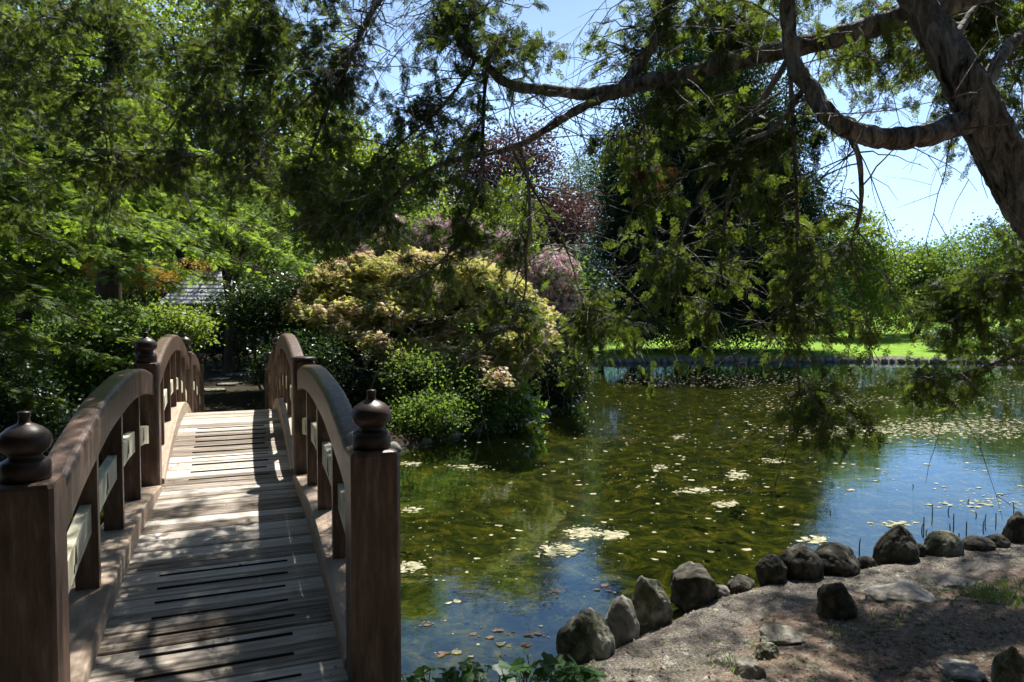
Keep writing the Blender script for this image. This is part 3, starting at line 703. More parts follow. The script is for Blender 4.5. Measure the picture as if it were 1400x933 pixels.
shrub('bright green large leaved plant at the water edge below the maple', 700, 14.3, [(697,545,24,24),(712,562,16,12),(676,562,16,12)], 900, .17, 'brightleaf', name='broadleaf_plant', cr=.14)
shrub('dark drooping shrub dipping into the water below the pink rhododendron', 755, 16.5, [(750,510,42,32),(725,535,26,26),(775,525,22,22),(790,500,16,28),(765,545,20,12)], 11000, .1, 'darkleaf', tmpl=LONG, droop=.4)
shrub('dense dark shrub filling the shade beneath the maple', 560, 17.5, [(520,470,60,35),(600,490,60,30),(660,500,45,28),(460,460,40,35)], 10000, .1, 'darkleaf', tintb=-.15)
shrub('low mossy yellow green ground shrub below the maple trunk', 520, 14.2, [(505,535,36,12),(545,540,30,12)], 3500, .06, 'midleaf', tintb=.1)
shrub('sunlit fresh green bush left of the bridge', 130, 12.2, [(110,470,55,40),(170,455,50,35),(90,520,60,35),(200,500,40,40),(150,530,60,35)], 14000, .085, 'midleaf', tintb=-.05)
shrub('bright yellow green bush just behind the left second post', 235, 16, [(215,440,36,22),(262,448,24,20),(205,462,36,20)], 6000, .09, 'limeleaf', tintb=-.05)
shrub('dark bush at the left edge of the view on the stream bank', 20, 9.3, [(10,560,60,55),(60,590,40,35),(-40,520,70,70)], 10000, .07, 'darkleaf')
shrub('dark bush at the left foot of the far bridge end', 205, 12.8, [(180,560,40,30),(215,545,30,34),(140,575,40,26)], 7000, .07, 'darkleaf')
shrub('dark evergreen bush closing the path beyond the bridge', 315, 21, [(290,455,32,38),(335,470,30,40),(310,430,40,30)], 7000, .1, 'darkleaf', tintb=-.2)
shrub('dark evergreen bush on the right of the path beyond the bridge', 385, 17.5, [(380,485,24,30),(365,510,18,24)], 4000, .08, 'darkleaf')
shrub('rounded green bush on the lawn edge at the right of the far shore', 1325, 34.5, [(1325,476,22,12),(1345,478,20,10)], 3000, .12, 'brightleaf', cr=.2)
shrub('grey green bush left of the rounded bush on the lawn', 1290, 36, [(1288,465,22,13)], 2500, .12, 'silver', cr=.2, tintb=-.2)
shrub('dark rounded bush at the right end of the far shore', 1378, 35, [(1375,468,28,18),(1410,465,28,22)], 4500, .14, 'darkleaf', cr=.25)

# ------------------------------------------------------------------ pavilion + trunk beside it
def pavilion():
    z = 22.0; cx = lat(286, z); g0 = gh(cx, z); root = empty('garden_pavilion', (cx, z, g0)); tag(root, 'small open garden pavilion with grey shingled hip roof and dark posts', 'pavilion')
    ev, rg = hgt(417, z) - g0, hgt(370, z) - g0; hw, hr = 1.08, .38
    m_ = MB()
    rows = 9
    def lerp(a, b, t_): return a + (b - a) * t_
    for r_ in range(rows):   # overlapping shingle courses
        t0, t1 = r_ / rows, (r_ + 1) / rows; w0, w1 = lerp(hw, hr, t0) , lerp(hw, hr, t1); d0, d1 = lerp(hw, .06, t0), lerp(hw, .06, t1); z0, z1 = lerp(ev, rg, t0) + .035, lerp(ev, rg, t1) + .012
        A4 = [(-w0,-d0,z0),(w0,-d0,z0),(w0,d0,z0),(-w0,d0,z0),(-w1,-d1,z1),(w1,-d1,z1),(w1,d1,z1),(-w1,d1,z1),(-w0,-d0,z0-.035),(w0,-d0,z0-.035),(w0,d0,z0-.035),(-w0,d0,z0-.035)]
        m_.add(A4, [(0,1,5,4),(1,2,6,5),(2,3,7,6),(3,0,4,7),(8,9,1,0),(9,10,2,1),(10,11,3,2),(11,8,0,3)])
    roof = m_.build('roof', M['slate'], root)
    m_ = MB(); m_.box(-hr - .05, hr + .05, -.09, .09, rg, rg + .12); m_.build('ridge', M['darkwood'], roof)
    m_ = MB(); m_.box(-hw + .12, hw - .12, -hw + .12, hw - .12, ev - .16, ev - .002); m_.build('eaves_frame', M['darkwood'], root)
    for sx in (-1, 1):
        for sy in (-1, 1):
            m_ = MB(); m_.box(sx * .8 - .06, sx * .8 + .06, sy * .8 - .06, sy * .8 + .06, -.2, ev - .165); m_.build('post', M['darkwood'], root)
    m_ = MB(); m_.box(-.7, .7, .55, .80, .42, .48); m_.build('bench', M['darkwood'], root)
pavilion()
tree('pine_tree', 'dark straight trunk rising just right of the pavilion roof', 'tree', 19.5, 309,
     [(309,330,60,20),(290,300,60,22),(340,310,50,20),(315,270,60,22),(280,250,40,20)], 9000, .12, 'midleaf', .3, .17, tintb=-.1, tmpl=LONG)
# path stones beyond the bridge
for i, (a, b, r_) in enumerate([(290,549,.30),(312,540,.28),(300,531,.27),(322,524,.3),(305,517,.28),(325,511,.28)]):
    x_, y_ = W(a, b, .35)
    n = 11; an = np.sort(rng.random(n) * 2 * math.pi); pts = [(x_ + r_ * (1 + .15 * rng.standard_normal()) * math.cos(q_), y_ + r_ * (1 + .15 * rng.standard_normal()) * math.sin(q_)) for q_ in an]; gz = gh(x_, y_)
    V = [(p[0], p[1], gz - .05) for p in pts] + [(p[0], p[1], gz + .04) for p in pts]
    o = mesh_obj('stepping_stone', V, [tuple(range(n, 2 * n)), tuple(range(n - 1, -1, -1))] + [(i_, (i_ + 1) % n, (i_ + 1) % n + n, i_ + n) for i_ in range(n)], M['rock'])
    tag(o, 'flat grey stepping stone in the shaded path beyond the bridge', 'stepping stone', 'stepping stones beyond the bridge')

# ------------------------------------------------------------------ rocks
import bmesh
from mathutils import noise as mnoise
def rock_mesh(rx, ry, rz, seed, ang=.25, peak=0, sub=5):
    bm = bmesh.new(); bmesh.ops.create_icosphere(bm, subdivisions=sub, radius=1)
    r_ = np.random.default_rng(seed); pl = [(unit(r_.standard_normal(3)), r_.uniform(.62, .9)) for _ in range(int(6 + ang * 30))]
    ph = r_.uniform(0, 6, 6)
    for v in bm.verts:
        p = np.array(v.co)
        for n_, d_ in pl:
            e = p @ n_ - d_
            if e > 0: p = p - n_ * e * min(1, ang * 3)
        nz = .035 * (math.sin(p[0] * 5 + ph[0]) * math.sin(p[1] * 6 + ph[1]) + math.sin(p[2] * 7 + ph[2])) + .02 * math.sin(p[0] * 17 + ph[3]) * math.sin(p[1] * 15 + ph[4]) * math.sin(p[2] * 16 + ph[5])
        q_ = Vector(p) ; nz += .10 * mnoise.fractal(q_ * 1.6 + Vector((seed * 3.1, 0, 0)), 1.0, 2.0, 5) + (.03 + .10 * ang) * abs(mnoise.noise(q_ * 4.3 + Vector((0, seed * 1.7, 0))))
        p = p * (1 + nz)
        if peak and p[2] > 0: k_ = 1 - peak * .8 * p[2]; p[0] = p[0] * k_ + .18 * peak * p[2]; p[1] *= k_
        v.co = Vector((p[0] * rx, p[1] * ry, p[2] * rz))
    me = bpy.data.meshes.new('rock'); bm.to_mesh(me); bm.free(); me.polygons.foreach_set('use_smooth', np.ones(len(me.polygons), bool)); return me
def rock(px, by, wpx, hpx, label, mat='rock', ang=.15, peak=0, seed=0, flat=False, name='rock', gz=.07):
    z = (EYE - gz) * F / (by - HPX); wpx *= 1.1; hpx *= 1.12; rx = wpx / 2 / F * z; h = hpx / F * z
    z += rx * .75; x = lat(px, z)
    # height seen includes the top-face depth; keep the silhouette height
    me = rock_mesh(rx * 1.04, rx * .9, h * .62, seed, ang, peak); me.materials.append(M[mat])
    o = bpy.data.objects.new(name, me); COL.objects.link(o); o.location = (x, z, gh(x, z) * .5 + gz * .5 + h * .24 - (.0 if not flat else h * .2)); o.rotation_euler = (0, 0, random.uniform(-.5, .5))
    tag(o, label, 'rock'); return o
rock(802,925,74,84,'large rounded mossy rock beside the ivy, first of the shore rocks','rock',.12,.25,1)
rock(852,884,46,66,'upright pale egg shaped rock right of the ivy side boulder','rockpale',.06,.1,2)
rock(893,862,54,78,'tall rough speckled rock between the pale egg rock and the black wedge','rock',.35,.15,3)
rock(952,832,70,66,'black angular wedge shaped boulder with a pointed right shoulder','rockdark',.35,.15,4)
rock(989,816,24,14,'small pale cobble right of the black wedge boulder','rockpale',.1,0,5)
rock(1018,810,34,22,'small grey flat topped rock between pale cobble and dark round rocks','rockdark',.2,0,6)
rock(1059,804,38,40,'dark rounded rock on the left of the dome shaped one','rockdark',.12,.1,7)
rock(1099,800,52,50,'dark dome shaped rock in the middle of the shore row','rockdark',.1,.2,8)
rock(1147,793,62,42,'wide dark brown rock sloping down to its right','rockdark',.2,.1,9)
rock(1190,775,24,14,'little dark cobble left of the tall peaked rock','rockdark',.1,0,10)
rock(1231,775,54,55,'tall dark peaked rock standing at the water edge','rockdark',.12,.42,11)
rock(1264,765,18,18,'little dark cobble between the peaked rock and the smooth oval one','rockdark',.1,0,12)
rock(1297,768,48,36,'smooth olive grey oval rock with a lit top','rock',.04,.15,13)
rock(1344,760,40,18,'long low brown rock right of the smooth oval one','rockdark',.1,0,14)
rock(1371,755,28,17,'small dark round rock beside the right edge boulder','rockdark',.08,0,15)
rock(1398,748,34,46,'dark upright boulder at the right edge of the shore','rockdark',.15,.2,16)
rock(1152,864,60,52,'rugged brown boulder standing alone on the gravel path','rockdark',.6,.15,17, gz=.16)
rock(1242,842,96,26,'broad pale flat stone bordering the gravel and the dirt','rockpale',.35,0,18,True, gz=.16)
rock(1310,815,60,16,'long pale flat stone bordering the path farther right','rockpale',.35,0,19,True, gz=.16)
rock(1072,888,60,24,'pale flat stone in the path edge below the rugged boulder','rockpale',.4,0,20,True, gz=.2)
rock(1052,912,36,26,'grey cracked stone next to the near pale stone','rock',.5,0,21,True, gz=.2)
rock(1030,945,44,34,'pale stone at the bottom edge of the picture','rockpale',.4,0,22,True, gz=.2)
rock(1396,950,44,56,'grey rock in the bottom right corner','rock',.4,.3,23, gz=.25)
rock(1325,935,60,14,'thin pale stone beside the bottom right rock','rockpale',.4,0,24,True, gz=.25)
rock(690,572,30,14,'brown rock at the water edge under the broad leaved plant','rock',.4,0,26, gz=.05)
rock(880,915,40,10,'small flat grey stone half buried in the gravel','rockdark',.4,0,27,True, gz=.1)

# stones edging the far shore
variants = [rock_mesh(1, .8, .8, 100 + i, .3, 0, 2) for i in range(6)]
for v_ in variants: v_.materials.append(M['edge'])
def along(i0, i1, step):
    pts = POND[i0:i1 + 1]; out = []; carry = 0
    for a, b in zip(pts[:-1], pts[1:]):
        L_ = np.linalg.norm(b - a); t_ = carry
        while t_ < L_: out.append(a + (b - a) * t_ / L_); t_ += step * random.uniform(.85, 1.15)
        carry = t_ - L_
    return out
for p in along(33, 38, .36):
    r_ = random.uniform(.19, .26); o = bpy.data.objects.new('edge_stone', random.choice(variants)); COL.objects.link(o)
    o.location = (p[0] + random.uniform(-.05, .05), p[1] + .1 + random.uniform(-.06, .06), random.uniform(.02, .08)); o.scale = (r_, r_, r_ * random.uniform(.9, 1.25)); o.rotation_euler = (random.uniform(-.3, .3), 0, random.uniform(0, 6))
    tag(o, 'small grey stone in the row edging the far shore of the pond', 'stone', 'stones edging the far shore')
for p in along(23, 31, .75):
    r_ = random.uniform(.12, .24); o = bpy.data.objects.new('edge_stone', random.choice(variants)); COL.objects.link(o)
    o.location = (p[0] - .05, p[1] + .08, .02); o.scale = (r_, r_, r_ * .8); o.rotation_euler = (0, 0, random.uniform(0, 6))
    tag(o, 'small grey stone at the shaded water edge below the island shrubs', 'stone', 'stones edging the island')

# ------------------------------------------------------------------ floating leaves, reeds
def in_pond(x, y, m=.1): return pond_sd(x, y) < -m
def floaters(n, mat, name, label, sampler, smin, smax, zoff):
    pts = sampler(n); k_ = in_pond(pts[:, 0], pts[:, 1], .12); pts = pts[k_]
    acc = Acc(); nn = len(pts); m_ = 7; an = (np.arange(m_) / m_ * 2 * math.pi)[None] + rng.random((nn, 1)) * 6
    r_ = (smin + (smax - smin) * rng.random(nn) ** 5)[:, None] * rng.uniform(.5, 1.25, (nn, m_))
    V = np.stack([pts[:, :1] + r_ * np.cos(an) * 1.25, pts[:, 1:2] + r_ * np.sin(an), zoff + rng.random((nn, 1)) * .002 + rng.random((nn, m_)) ** 3 * .25 * np.minimum(r_, .03)], -1)
    f = (np.arange(nn) * m_)[:, None] + np.arange(m_)[None]
    o = mesh_obj(name, V.reshape(-1, 3), f, M[mat]); tag(o, label, 'leaves', kind='stuff'); return o
def samp(n):
    out = []
    def region(k, x0, x1, y0, y1, p=1.0):
        a = rng.uniform(x0, x1, k); b = y0 + (y1 - y0) * rng.random(k) ** p; z = EYE * F / (b - HPX); out.append(np.stack([(a - 700) / F * z, z], 1))
    region(int(n * .34), 840, 1420, 498, 530); region(int(n * .12), 1000, 1420, 520, 560); region(int(n * .05), 780, 1420, 540, 680, 1.3)
    region(int(n * .02), 545, 1100, 600, 800); region(int(n * .002), 545, 850, 700, 900)
    z = rng.normal(0, 1, (int(n * .3), 2))
    for (a, b, sx, sy, k) in [(1330,585,75,9,.22),(1180,590,70,5,.07),(765,757,14,5,.02),(800,732,14,3.5,.025),(840,736,8,3,.02),(1010,652,9,3,.012),(955,673,14,2.5,.012),(990,692,9,2,.01),(930,598,5,2,.006),(903,641,5,2,.006),(1130,585,16,3,.012),
                              (1060,632,8,2,.006),(560,636,9,1.5,.01),(640,640,14,1.6,.01),(560,700,8,2,.006),(560,780,10,4,.01),(700,580,24,2,.012),(1090,560,35,3,.02),(1350,690,30,5,.012),(1230,720,12,2.5,.006),(1120,742,10,3,.006),(860,620,50,40,.006),(1000,600,90,40,.012),(650,900,40,8,.0008),(1220,548,80,6,.03)]:
        kk = int(n * k); aa = rng.normal(a, sx, kk); bb = np.clip(rng.normal(b, sy, kk), 497, 932); z = EYE * F / (bb - HPX); out.append(np.stack([(aa - 700) / F * z, z], 1))
    o = np.concatenate(out)
    return o
floaters(12000, 'floater', 'floating_leaves', 'pale leaves and pollen rafts floating on the pond', samp, .007, .042, .003)
def samp2(n):
    out = []
    for (a, b, sx, sy) in [(575,862,12,2.5),(655,878,14,2.5),(700,870,16,2.5),(738,876,10,2),(720,890,3,1.5),(830,810,8,2),(760,815,8,2),(600,905,8,2),(680,905,10,3)]:
        k = n // 9; bb = rng.normal(b, sy, k); z = EYE * F / (bb - HPX); out.append(np.stack([(rng.normal(a, sx, k) - 700) / F * z, z], 1))
    return np.concatenate(out)
floaters(110, 'rustfloat', 'floating_leaves', 'brown leaves floating on the blue water near the ivy', samp2, .006, .03, .004)
for i in range(22):
    a, b = (random.uniform(1255, 1395), random.uniform(690, 752)) if i > 2 else [(1180, 756), (1140, 705), (1254, 668)][i]
    x_, y_ = W(a, b, 0); h_ = random.uniform(.04, .13); ln = random.uniform(-.02, .02)
    if pond_sd(np.array([x_]), np.array([y_]))[0] > -.1: continue
    v, f = tube_arr(np.array([(0, 0, -.35), (ln * .4, 0, h_ * .4), (ln, 0, h_ * .9), (ln * 1.3, 0, h_)]), [.006, .006, .005, .001], 6)
    o = mesh_obj('reed', v, f, M['reed']); o.location = (x_, y_, 0); tag(o, 'thin reed stem poking out of the water near the right shore', 'reed', 'reed stems near the right shore')

# ------------------------------------------------------------------ near ground cover
def ivy():
    acc = Acc(); st = Acc()
    lobed = star(5); n = 360
    pxs = rng.uniform(545, 815, n); base = []
    for i in range(n):
        z = rng.uniform(3.35, 3.95); x = lat(pxs[i], z); g_ = max(gh(x, z), .02)
        cap = 897 + 10 * math.sin(pxs[i] * .05) + (12 if pxs[i] > 780 else 0) + (10 if pxs[i] < 580 else 0)
        top = min(g_ + random.uniform(.03, .30), hgt(cap, z)) + random.uniform(-.05, 0.01)
        top = max(top, g_ + .02); e = np.array((x + random.uniform(-.05, .05), z, top))
        st.tube(np.array([(x, z + .05, g_ - .02), (x, z, (g_ + top) / 2), e]), [.003, .0025, .002], 4)
        base.append(e)
    base = np.array(base); an = rng.random(n) * 6.28; ax = np.stack([np.cos(an), np.sin(an), -.25 + 0 * an], 1); nr = np.array((0, -.15, 1)) + rnd3(n) * .3
    V = []; 
    pts = [(0,0),(.30,-.10),(.52,.12),(.36,.34),(.42,.62),(.16,.68),(0,1.0),(-.16,.68),(-.42,.62),(-.36,.34),(-.52,.12),(-.30,-.10)]
    Tm = (np.array([(x, y, -.12 * abs(x) - .1 * y * y) for x, y in pts]), None)
    Vt = Tm[0]; quads = np.array([[0,1,2,3],[0,3,4,5],[0,5,6,7],[0,7,8,9],[0,9,10,11]])
    instance(acc, (Vt, quads), base, ax, nr, rng.uniform(.055, .10, n), rng.normal(.5, .25, n))
    o = acc.build('ground_cover', M['ivy']); tag(o, 'lobed ivy like leaves along the bank right of the near bridge post', 'ivy', kind='stuff')
    st.build('ivy_stems', M['twig'], o)
ivy()
def tufts():
    acc = Acc(); B = (np.array([(-.03, 0, 0), (.03, 0, 0), (.018, .6, .1), (0, 1, .3)]), np.array([[0, 1, 2, 3]]))
    o_ = []
    for (a, b, k, sp) in [(1380,812,220,.14),(1355,825,120,.1),(1395,835,160,.12),(1010,918,30,.08),(1215,858,40,.12),(1155,880,25,.07),(1060,885,20,.06),(1240,880,20,.2),(1340,870,25,.2),(1290,800,30,.1)]:
        x_, y_ = W(a, b, .2)
        for _ in range(k):
            xx, yy = random.gauss(x_, sp), random.gauss(y_, sp * .8); o_.append((xx, yy, gh(xx, yy) - .005))
    o_ = np.array(o_); n = len(o_)
    instance(acc, B, o_, np.array((0, 0, 1)) + rnd3(n) * .35, rnd3(n) * np.array((1, 1, 0)), rng.uniform(.03, .09, n), rng.normal(.5, .2, n))
    tag(acc.build('grass', M['grass']), 'small grass tufts on the dirt and gravel near the shore', 'grass', kind='stuff')
tufts()
def pebbles():
    n = 16000; px = rng.uniform(800, 1480, n); py = 745 + 260 * rng.random(n); z = (EYE - .15) * F / (py - HPX); x = (px - 700) / F * z
    sd = pond_sd(x, z); k = (sd > .1); x, z = x[k], z[k]; n = len(x); gz = ground_h(x, z)
    base = np.array([(1,0,0),(0,1,0),(-1,0,0),(0,-1,0),(0,0,.8),(0,0,-.6)], float)
    F3 = np.array([[0,1,4],[1,2,4],[2,3,4],[3,0,4]])
    r_ = (.003 + .022 * rng.random(n) ** 9)
    V = np.stack([x, z, gz], 1)[:, None] + base[None] * r_[:, None, None] * rng.uniform(.6, 1.3, (n, 6, 1))
    f = (np.arange(n) * 6)[:, None, None] + F3[None]
    tag(mesh_obj('gravel', V.reshape(-1, 3), f.reshape(-1, 3), M['rock']), 'loose small stones scattered over the gravel path and dirt', 'gravel', kind='stuff')
pebbles()

def litter():
    acc = Acc(); n = 3800; px = rng.uniform(790, 1500, n); py = 745 + 260 * rng.random(n); z = (EYE - .15) * F / (py - HPX); x = (px - 700) / F * z
    k = pond_sd(x, z) > .05; x, z = x[k], z[k]; n = len(x); o_ = np.stack([x, z, ground_h(x, z) + .004], 1)
    instance(acc, LEAF, o_, rnd3(n) * np.array((1, 1, .15)), np.array((0, 0, 1)) + rnd3(n) * .35, .008 + .022 * rng.random(n) ** 2, rng.random(n))
    # a few fallen sprays and leaves on the deck
    m = 260; u_ = rng.uniform(UL + .12, UR - .12, m); s_ = rng.uniform(2.6, 11, m); e = np.where(rng.random(m) < .6, np.where(rng.random(m) < .5, UL + .13, UR - .13) + rng.normal(0, .03, m), u_)
    xy = np.array([bridge_to_world(a, b_) for a, b_ in zip(np.clip(e, UL + .11, UR - .11), s_)]); zz = np.array([EYE + DK(b_) + .006 for b_ in s_])
    instance(acc, LEAF, np.column_stack([xy, zz]), rnd3(m) * np.array((1, 1, .1)), np.array((0, 0, 1)) + rnd3(m) * .25, .008 + .016 * rng.random(m), rng.random(m))
    tag(acc.build('leaf_litter', M['litter']), 'dry brown leaf litter scattered over the bank and the bridge deck', 'leaf litter', kind='stuff')
litter()

# ------------------------------------------------------------------ near conifer boughs on the left
def bough_tree(O, label, specs, fs=1.0):
    root = empty('cedar_tree', O); tag(root, label, 'tree')
    tp = catmull([O * np.array((1, 1, 0)), O + (0.1, .1, 3), O + (.2, 0, 5.5), O + (.1, .1, max(q[3] for q in specs) + .4)], 8)
    v, f = tube_arr(tp, np.linspace(.3, .08, len(tp)), 12, .05); mesh_obj('trunk', v - O, f, M['farbark'], root, True)
    for (a, b, z, h0, br_, hw) in specs:
        E = P(a, b, z); S0 = O + np.array((.1, 0, h0)); mid = S0 * .45 + E * .55 + np.array((0, 0, .35)); 
        ln = np.linalg.norm(E - S0); path = catmull([S0, S0 * .75 + E * .25 + np.array((0, 0, .25)), mid, E], 9)
        wd = Acc(); wd.tube(path, np.linspace(.035, .006, len(path)), 6, .05); fo = Acc()
        fwd = unit((E - S0) * np.array((1, 1, 0)))
        side = np.array((-fwd[1], fwd[0], 0))
        OR, AX, NR, SCL, TI = [], [], [], [], []
        nl = int(ln * 14)
        for k in range(nl):
            t_ = .18 + .82 * (k + random.random()) / nl; p = path[min(len(path) - 1, int(t_ * (len(path) - 1)))]
            sg = random.choice((-1, 1)); l2 = hw * (1.05 - t_) ** .6 * random.uniform(.5, 1.1) + .1
            d = unit(side * sg * .9 + fwd * .55 + rnd3(1)[0] * .15)
            m2 = p + d * l2 * .5 + np.array((0, 0, .02)); e2 = p + d * l2 + np.array((0, 0, -.22 * l2 - .04))
            lp = catmull([p, m2, e2], 5); wd.tube(lp, np.linspace(.007, .002, len(lp)), 4)
            m = int(8 + l2 * 30); q = rng.random(m) ** .8; idx = (q * (len(lp) - 1)).astype(int); o_ = lp[idx] + rnd3(m) * .02
            sd_ = np.cross(d, (0, 0, 1.)); sgn = rng.choice((-1, 1), m)[:, None]
            OR.append(o_); AX.append(d[None] * .8 + sd_[None] * sgn * .7 + np.array((0, 0, -.28)) + rnd3(m) * .2); NR.append(np.array((0, 0, 1.)) + rnd3(m) * .3)
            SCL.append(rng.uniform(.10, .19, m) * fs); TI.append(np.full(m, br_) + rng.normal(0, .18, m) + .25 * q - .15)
        OR, AX, NR, SCL, TI = map(np.concatenate, (OR, AX, NR, SCL, TI)); k_ = keep_sun(OR)
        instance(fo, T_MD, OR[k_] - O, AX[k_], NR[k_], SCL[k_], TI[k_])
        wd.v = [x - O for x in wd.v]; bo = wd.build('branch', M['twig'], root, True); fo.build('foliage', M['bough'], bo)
SPECS = [ # end px,py,z, start height, bright (sunlit look put into the tint), half-width
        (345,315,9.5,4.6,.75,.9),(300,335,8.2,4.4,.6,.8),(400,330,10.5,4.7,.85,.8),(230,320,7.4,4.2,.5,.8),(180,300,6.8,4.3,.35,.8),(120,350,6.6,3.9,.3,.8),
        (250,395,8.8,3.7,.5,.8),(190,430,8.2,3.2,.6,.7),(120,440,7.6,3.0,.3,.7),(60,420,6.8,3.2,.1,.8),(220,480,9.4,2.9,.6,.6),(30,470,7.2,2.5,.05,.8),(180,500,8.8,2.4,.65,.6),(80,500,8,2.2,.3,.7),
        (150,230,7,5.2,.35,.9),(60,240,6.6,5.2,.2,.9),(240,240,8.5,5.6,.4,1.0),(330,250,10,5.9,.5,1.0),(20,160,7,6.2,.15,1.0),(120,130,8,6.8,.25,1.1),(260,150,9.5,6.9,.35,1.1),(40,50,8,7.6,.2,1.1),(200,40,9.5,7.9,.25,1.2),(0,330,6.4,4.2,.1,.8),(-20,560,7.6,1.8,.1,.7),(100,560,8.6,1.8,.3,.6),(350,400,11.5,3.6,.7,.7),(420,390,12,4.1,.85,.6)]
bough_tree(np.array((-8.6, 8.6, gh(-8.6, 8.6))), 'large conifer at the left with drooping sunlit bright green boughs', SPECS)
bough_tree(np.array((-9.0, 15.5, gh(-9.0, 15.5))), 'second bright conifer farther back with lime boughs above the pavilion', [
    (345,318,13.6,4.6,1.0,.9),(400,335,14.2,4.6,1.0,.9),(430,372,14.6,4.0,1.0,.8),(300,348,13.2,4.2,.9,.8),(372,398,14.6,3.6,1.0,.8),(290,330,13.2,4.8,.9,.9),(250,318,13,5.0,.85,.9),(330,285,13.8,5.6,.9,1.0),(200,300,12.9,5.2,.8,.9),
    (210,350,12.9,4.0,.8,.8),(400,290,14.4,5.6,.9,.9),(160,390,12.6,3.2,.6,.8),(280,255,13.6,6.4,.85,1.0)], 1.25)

# ------------------------------------------------------------------ the overhanging tree (foreground)
class Hang:
    def __init__(s, root, O): s.root = root; s.O = O; s.br = []
    def branch(s, pts, r0, r1, world=False, sides=10):
        p = np.array([q if world else P(*q) for q in pts]); c = catmull(p, 9)
        wv_ = np.cumsum(rnd3(len(c)), 0); wv_ -= np.linspace(0, 1, len(c))[:, None] * wv_[-1]; c = c + wv_ * min(r1, .02) * .12
        rr_ = np.linspace(r0, r1, len(c)) * (1 + .07 * np.sin(np.arange(len(c)) * .9 + r0 * 900))
        a = Acc(); a.tube(c, rr_, sides, .035); s.br.append(dict(path=c, wood=a, fol={}, r=np.linspace(r0, r1, len(c)))); return len(s.br) - 1
    def twigs(s, c, rad, n, tint=.35, mat='cedar', tm=T_HI, idx=None, size=(.06, .115), dens=1.0, tdens=1.0):
        """hang n leafy twigs ending round the world point c (radii rad), grown from the nearest branch"""
        cand = idx if idx is not None else range(len(s.br))
        allp = np.concatenate([s.br[i]['path'][2:] for i in cand]); own = np.concatenate([np.full(len(s.br[i]['path']) - 2, i) for i in cand])
        for _ in range(n):
            E = np.array(c) + np.clip(rnd3(1)[0], -1.7, 1.7) * np.array(rad) * .72
            d = allp - E; sc = np.linalg.norm(d * np.array((1, .8, 1)), axis=1) + np.where(d[:, 2] < -.1, 1.5 * np.abs(d[:, 2]), 0) + rng.random(len(d)) * .35
            j = int(np.argmin(sc)); S0 = allp[j]; B = s.br[own[j]]; ln = np.linalg.norm(E - S0)
            C = S0 * .35 + E * .65; C[2] = max(S0[2], E[2]) + .02 * ln; C += rnd3(1)[0] * .08 * ln
            tt = np.linspace(0, 1, 10)[:, None]; path = (1 - tt) ** 2 * S0 + 2 * tt * (1 - tt) * C + tt ** 2 * E
            path[1:-1] += rnd3(8) * .010 * (1 + ln)
            B['wood'].tube(path, np.linspace(.0045 + .0035 * min(ln, 2), .0012, 10), 5)
            leafy = min(1.0, (.55 + .2 * rng.random()) / max(ln, .3))
            m = int(rng.integers(7, 12) * dens); O_, A_, N_ = [], [], []
            for q in range(m):
                t0 = 1 - leafy * rng.random(); k = t0 * 9; k0 = min(8, int(k)); p = path[k0] * (1 - (k - k0)) + path[k0 + 1] * (k - k0)
                tg = unit(path[k0 + 1] - path[k0]); dd = unit(tg * .5 + rnd3(1)[0] * .8 + np.array((0, 0, -.55))); l2 = rng.uniform(.05, .2)
                e2 = p + dd * l2; e2[2] -= .15 * l2
                B['wood'].tube(np.array([p, p * .5 + e2 * .5 + (0, 0, .01), e2]), [.002, .0015, .001], 3)
                mm = int(rng.integers(3, 5)); f_ = rng.random(mm)[:, None]
                O_.append(p * (1 - f_) + e2 * f_); A_.append(dd[None] + rnd3(mm) * .55 + np.array((0, 0, -.35))); N_.append(rnd3(mm) + np.array((0, -.3, .5)))
            O_, A_, N_ = map(np.concatenate, (O_, A_, N_)); k_ = keep_sun(O_); O_, A_, N_ = O_[k_], A_[k_], N_[k_]
            F_ = B['fol'].setdefault(mat, Acc())
            instance(F_, tm, O_ - s.O, A_, N_, rng.uniform(*size, len(O_)), np.full(len(O_), tint + rng.normal(0, .14)) + rng.normal(0, .12, len(O_)))
    def bare(s, n, box, lmin=.3, lmax=1.0, idx=None):
        """leafless hanging twigs"""
        cand = idx if idx is not None else range(len(s.br))
        for _ in range(n):
            B = s.br[random.choice(list(cand))]; S0 = B['path'][random.randrange(3, len(B['path']))]
            l_ = random.uniform(lmin, lmax); d = unit(rnd3(1)[0] * np.array((1, .6, .5)) + np.array((-.2, 0, -.7)))
            E = S0 + d * l_; C = S0 * .5 + E * .5 + rnd3(1)[0] * .12 * l_ + np.array((0, 0, .08)); tt = np.linspace(0, 1, 9)[:, None]
            path = (1 - tt) ** 2 * S0 + 2 * tt * (1 - tt) * C + tt ** 2 * E + rnd3(9) * .004
            B['wood'].tube(path, np.linspace(.0045, .0012, 9), 4)
            for _2 in range(random.randint(1, 4)):
                p = path[random.randrange(3, 8)]; e2 = p + unit(d + rnd3(1)[0] * .6) * l_ * random.uniform(.15, .4)
                B['wood'].tube(np.array([p, p * .5 + e2 * .5 + rnd3(1)[0] * .01, e2]), [.0022, .0016, .0008], 3)
    def finish(s, mat):
        for B in s.br:
            B['wood'].v = [v - s.O for v in B['wood'].v]; o = B['wood'].build('branch', M[mat], s.root, True)
            for k, A_ in B['fol'].items(): A_.build('foliage', M[k], o)

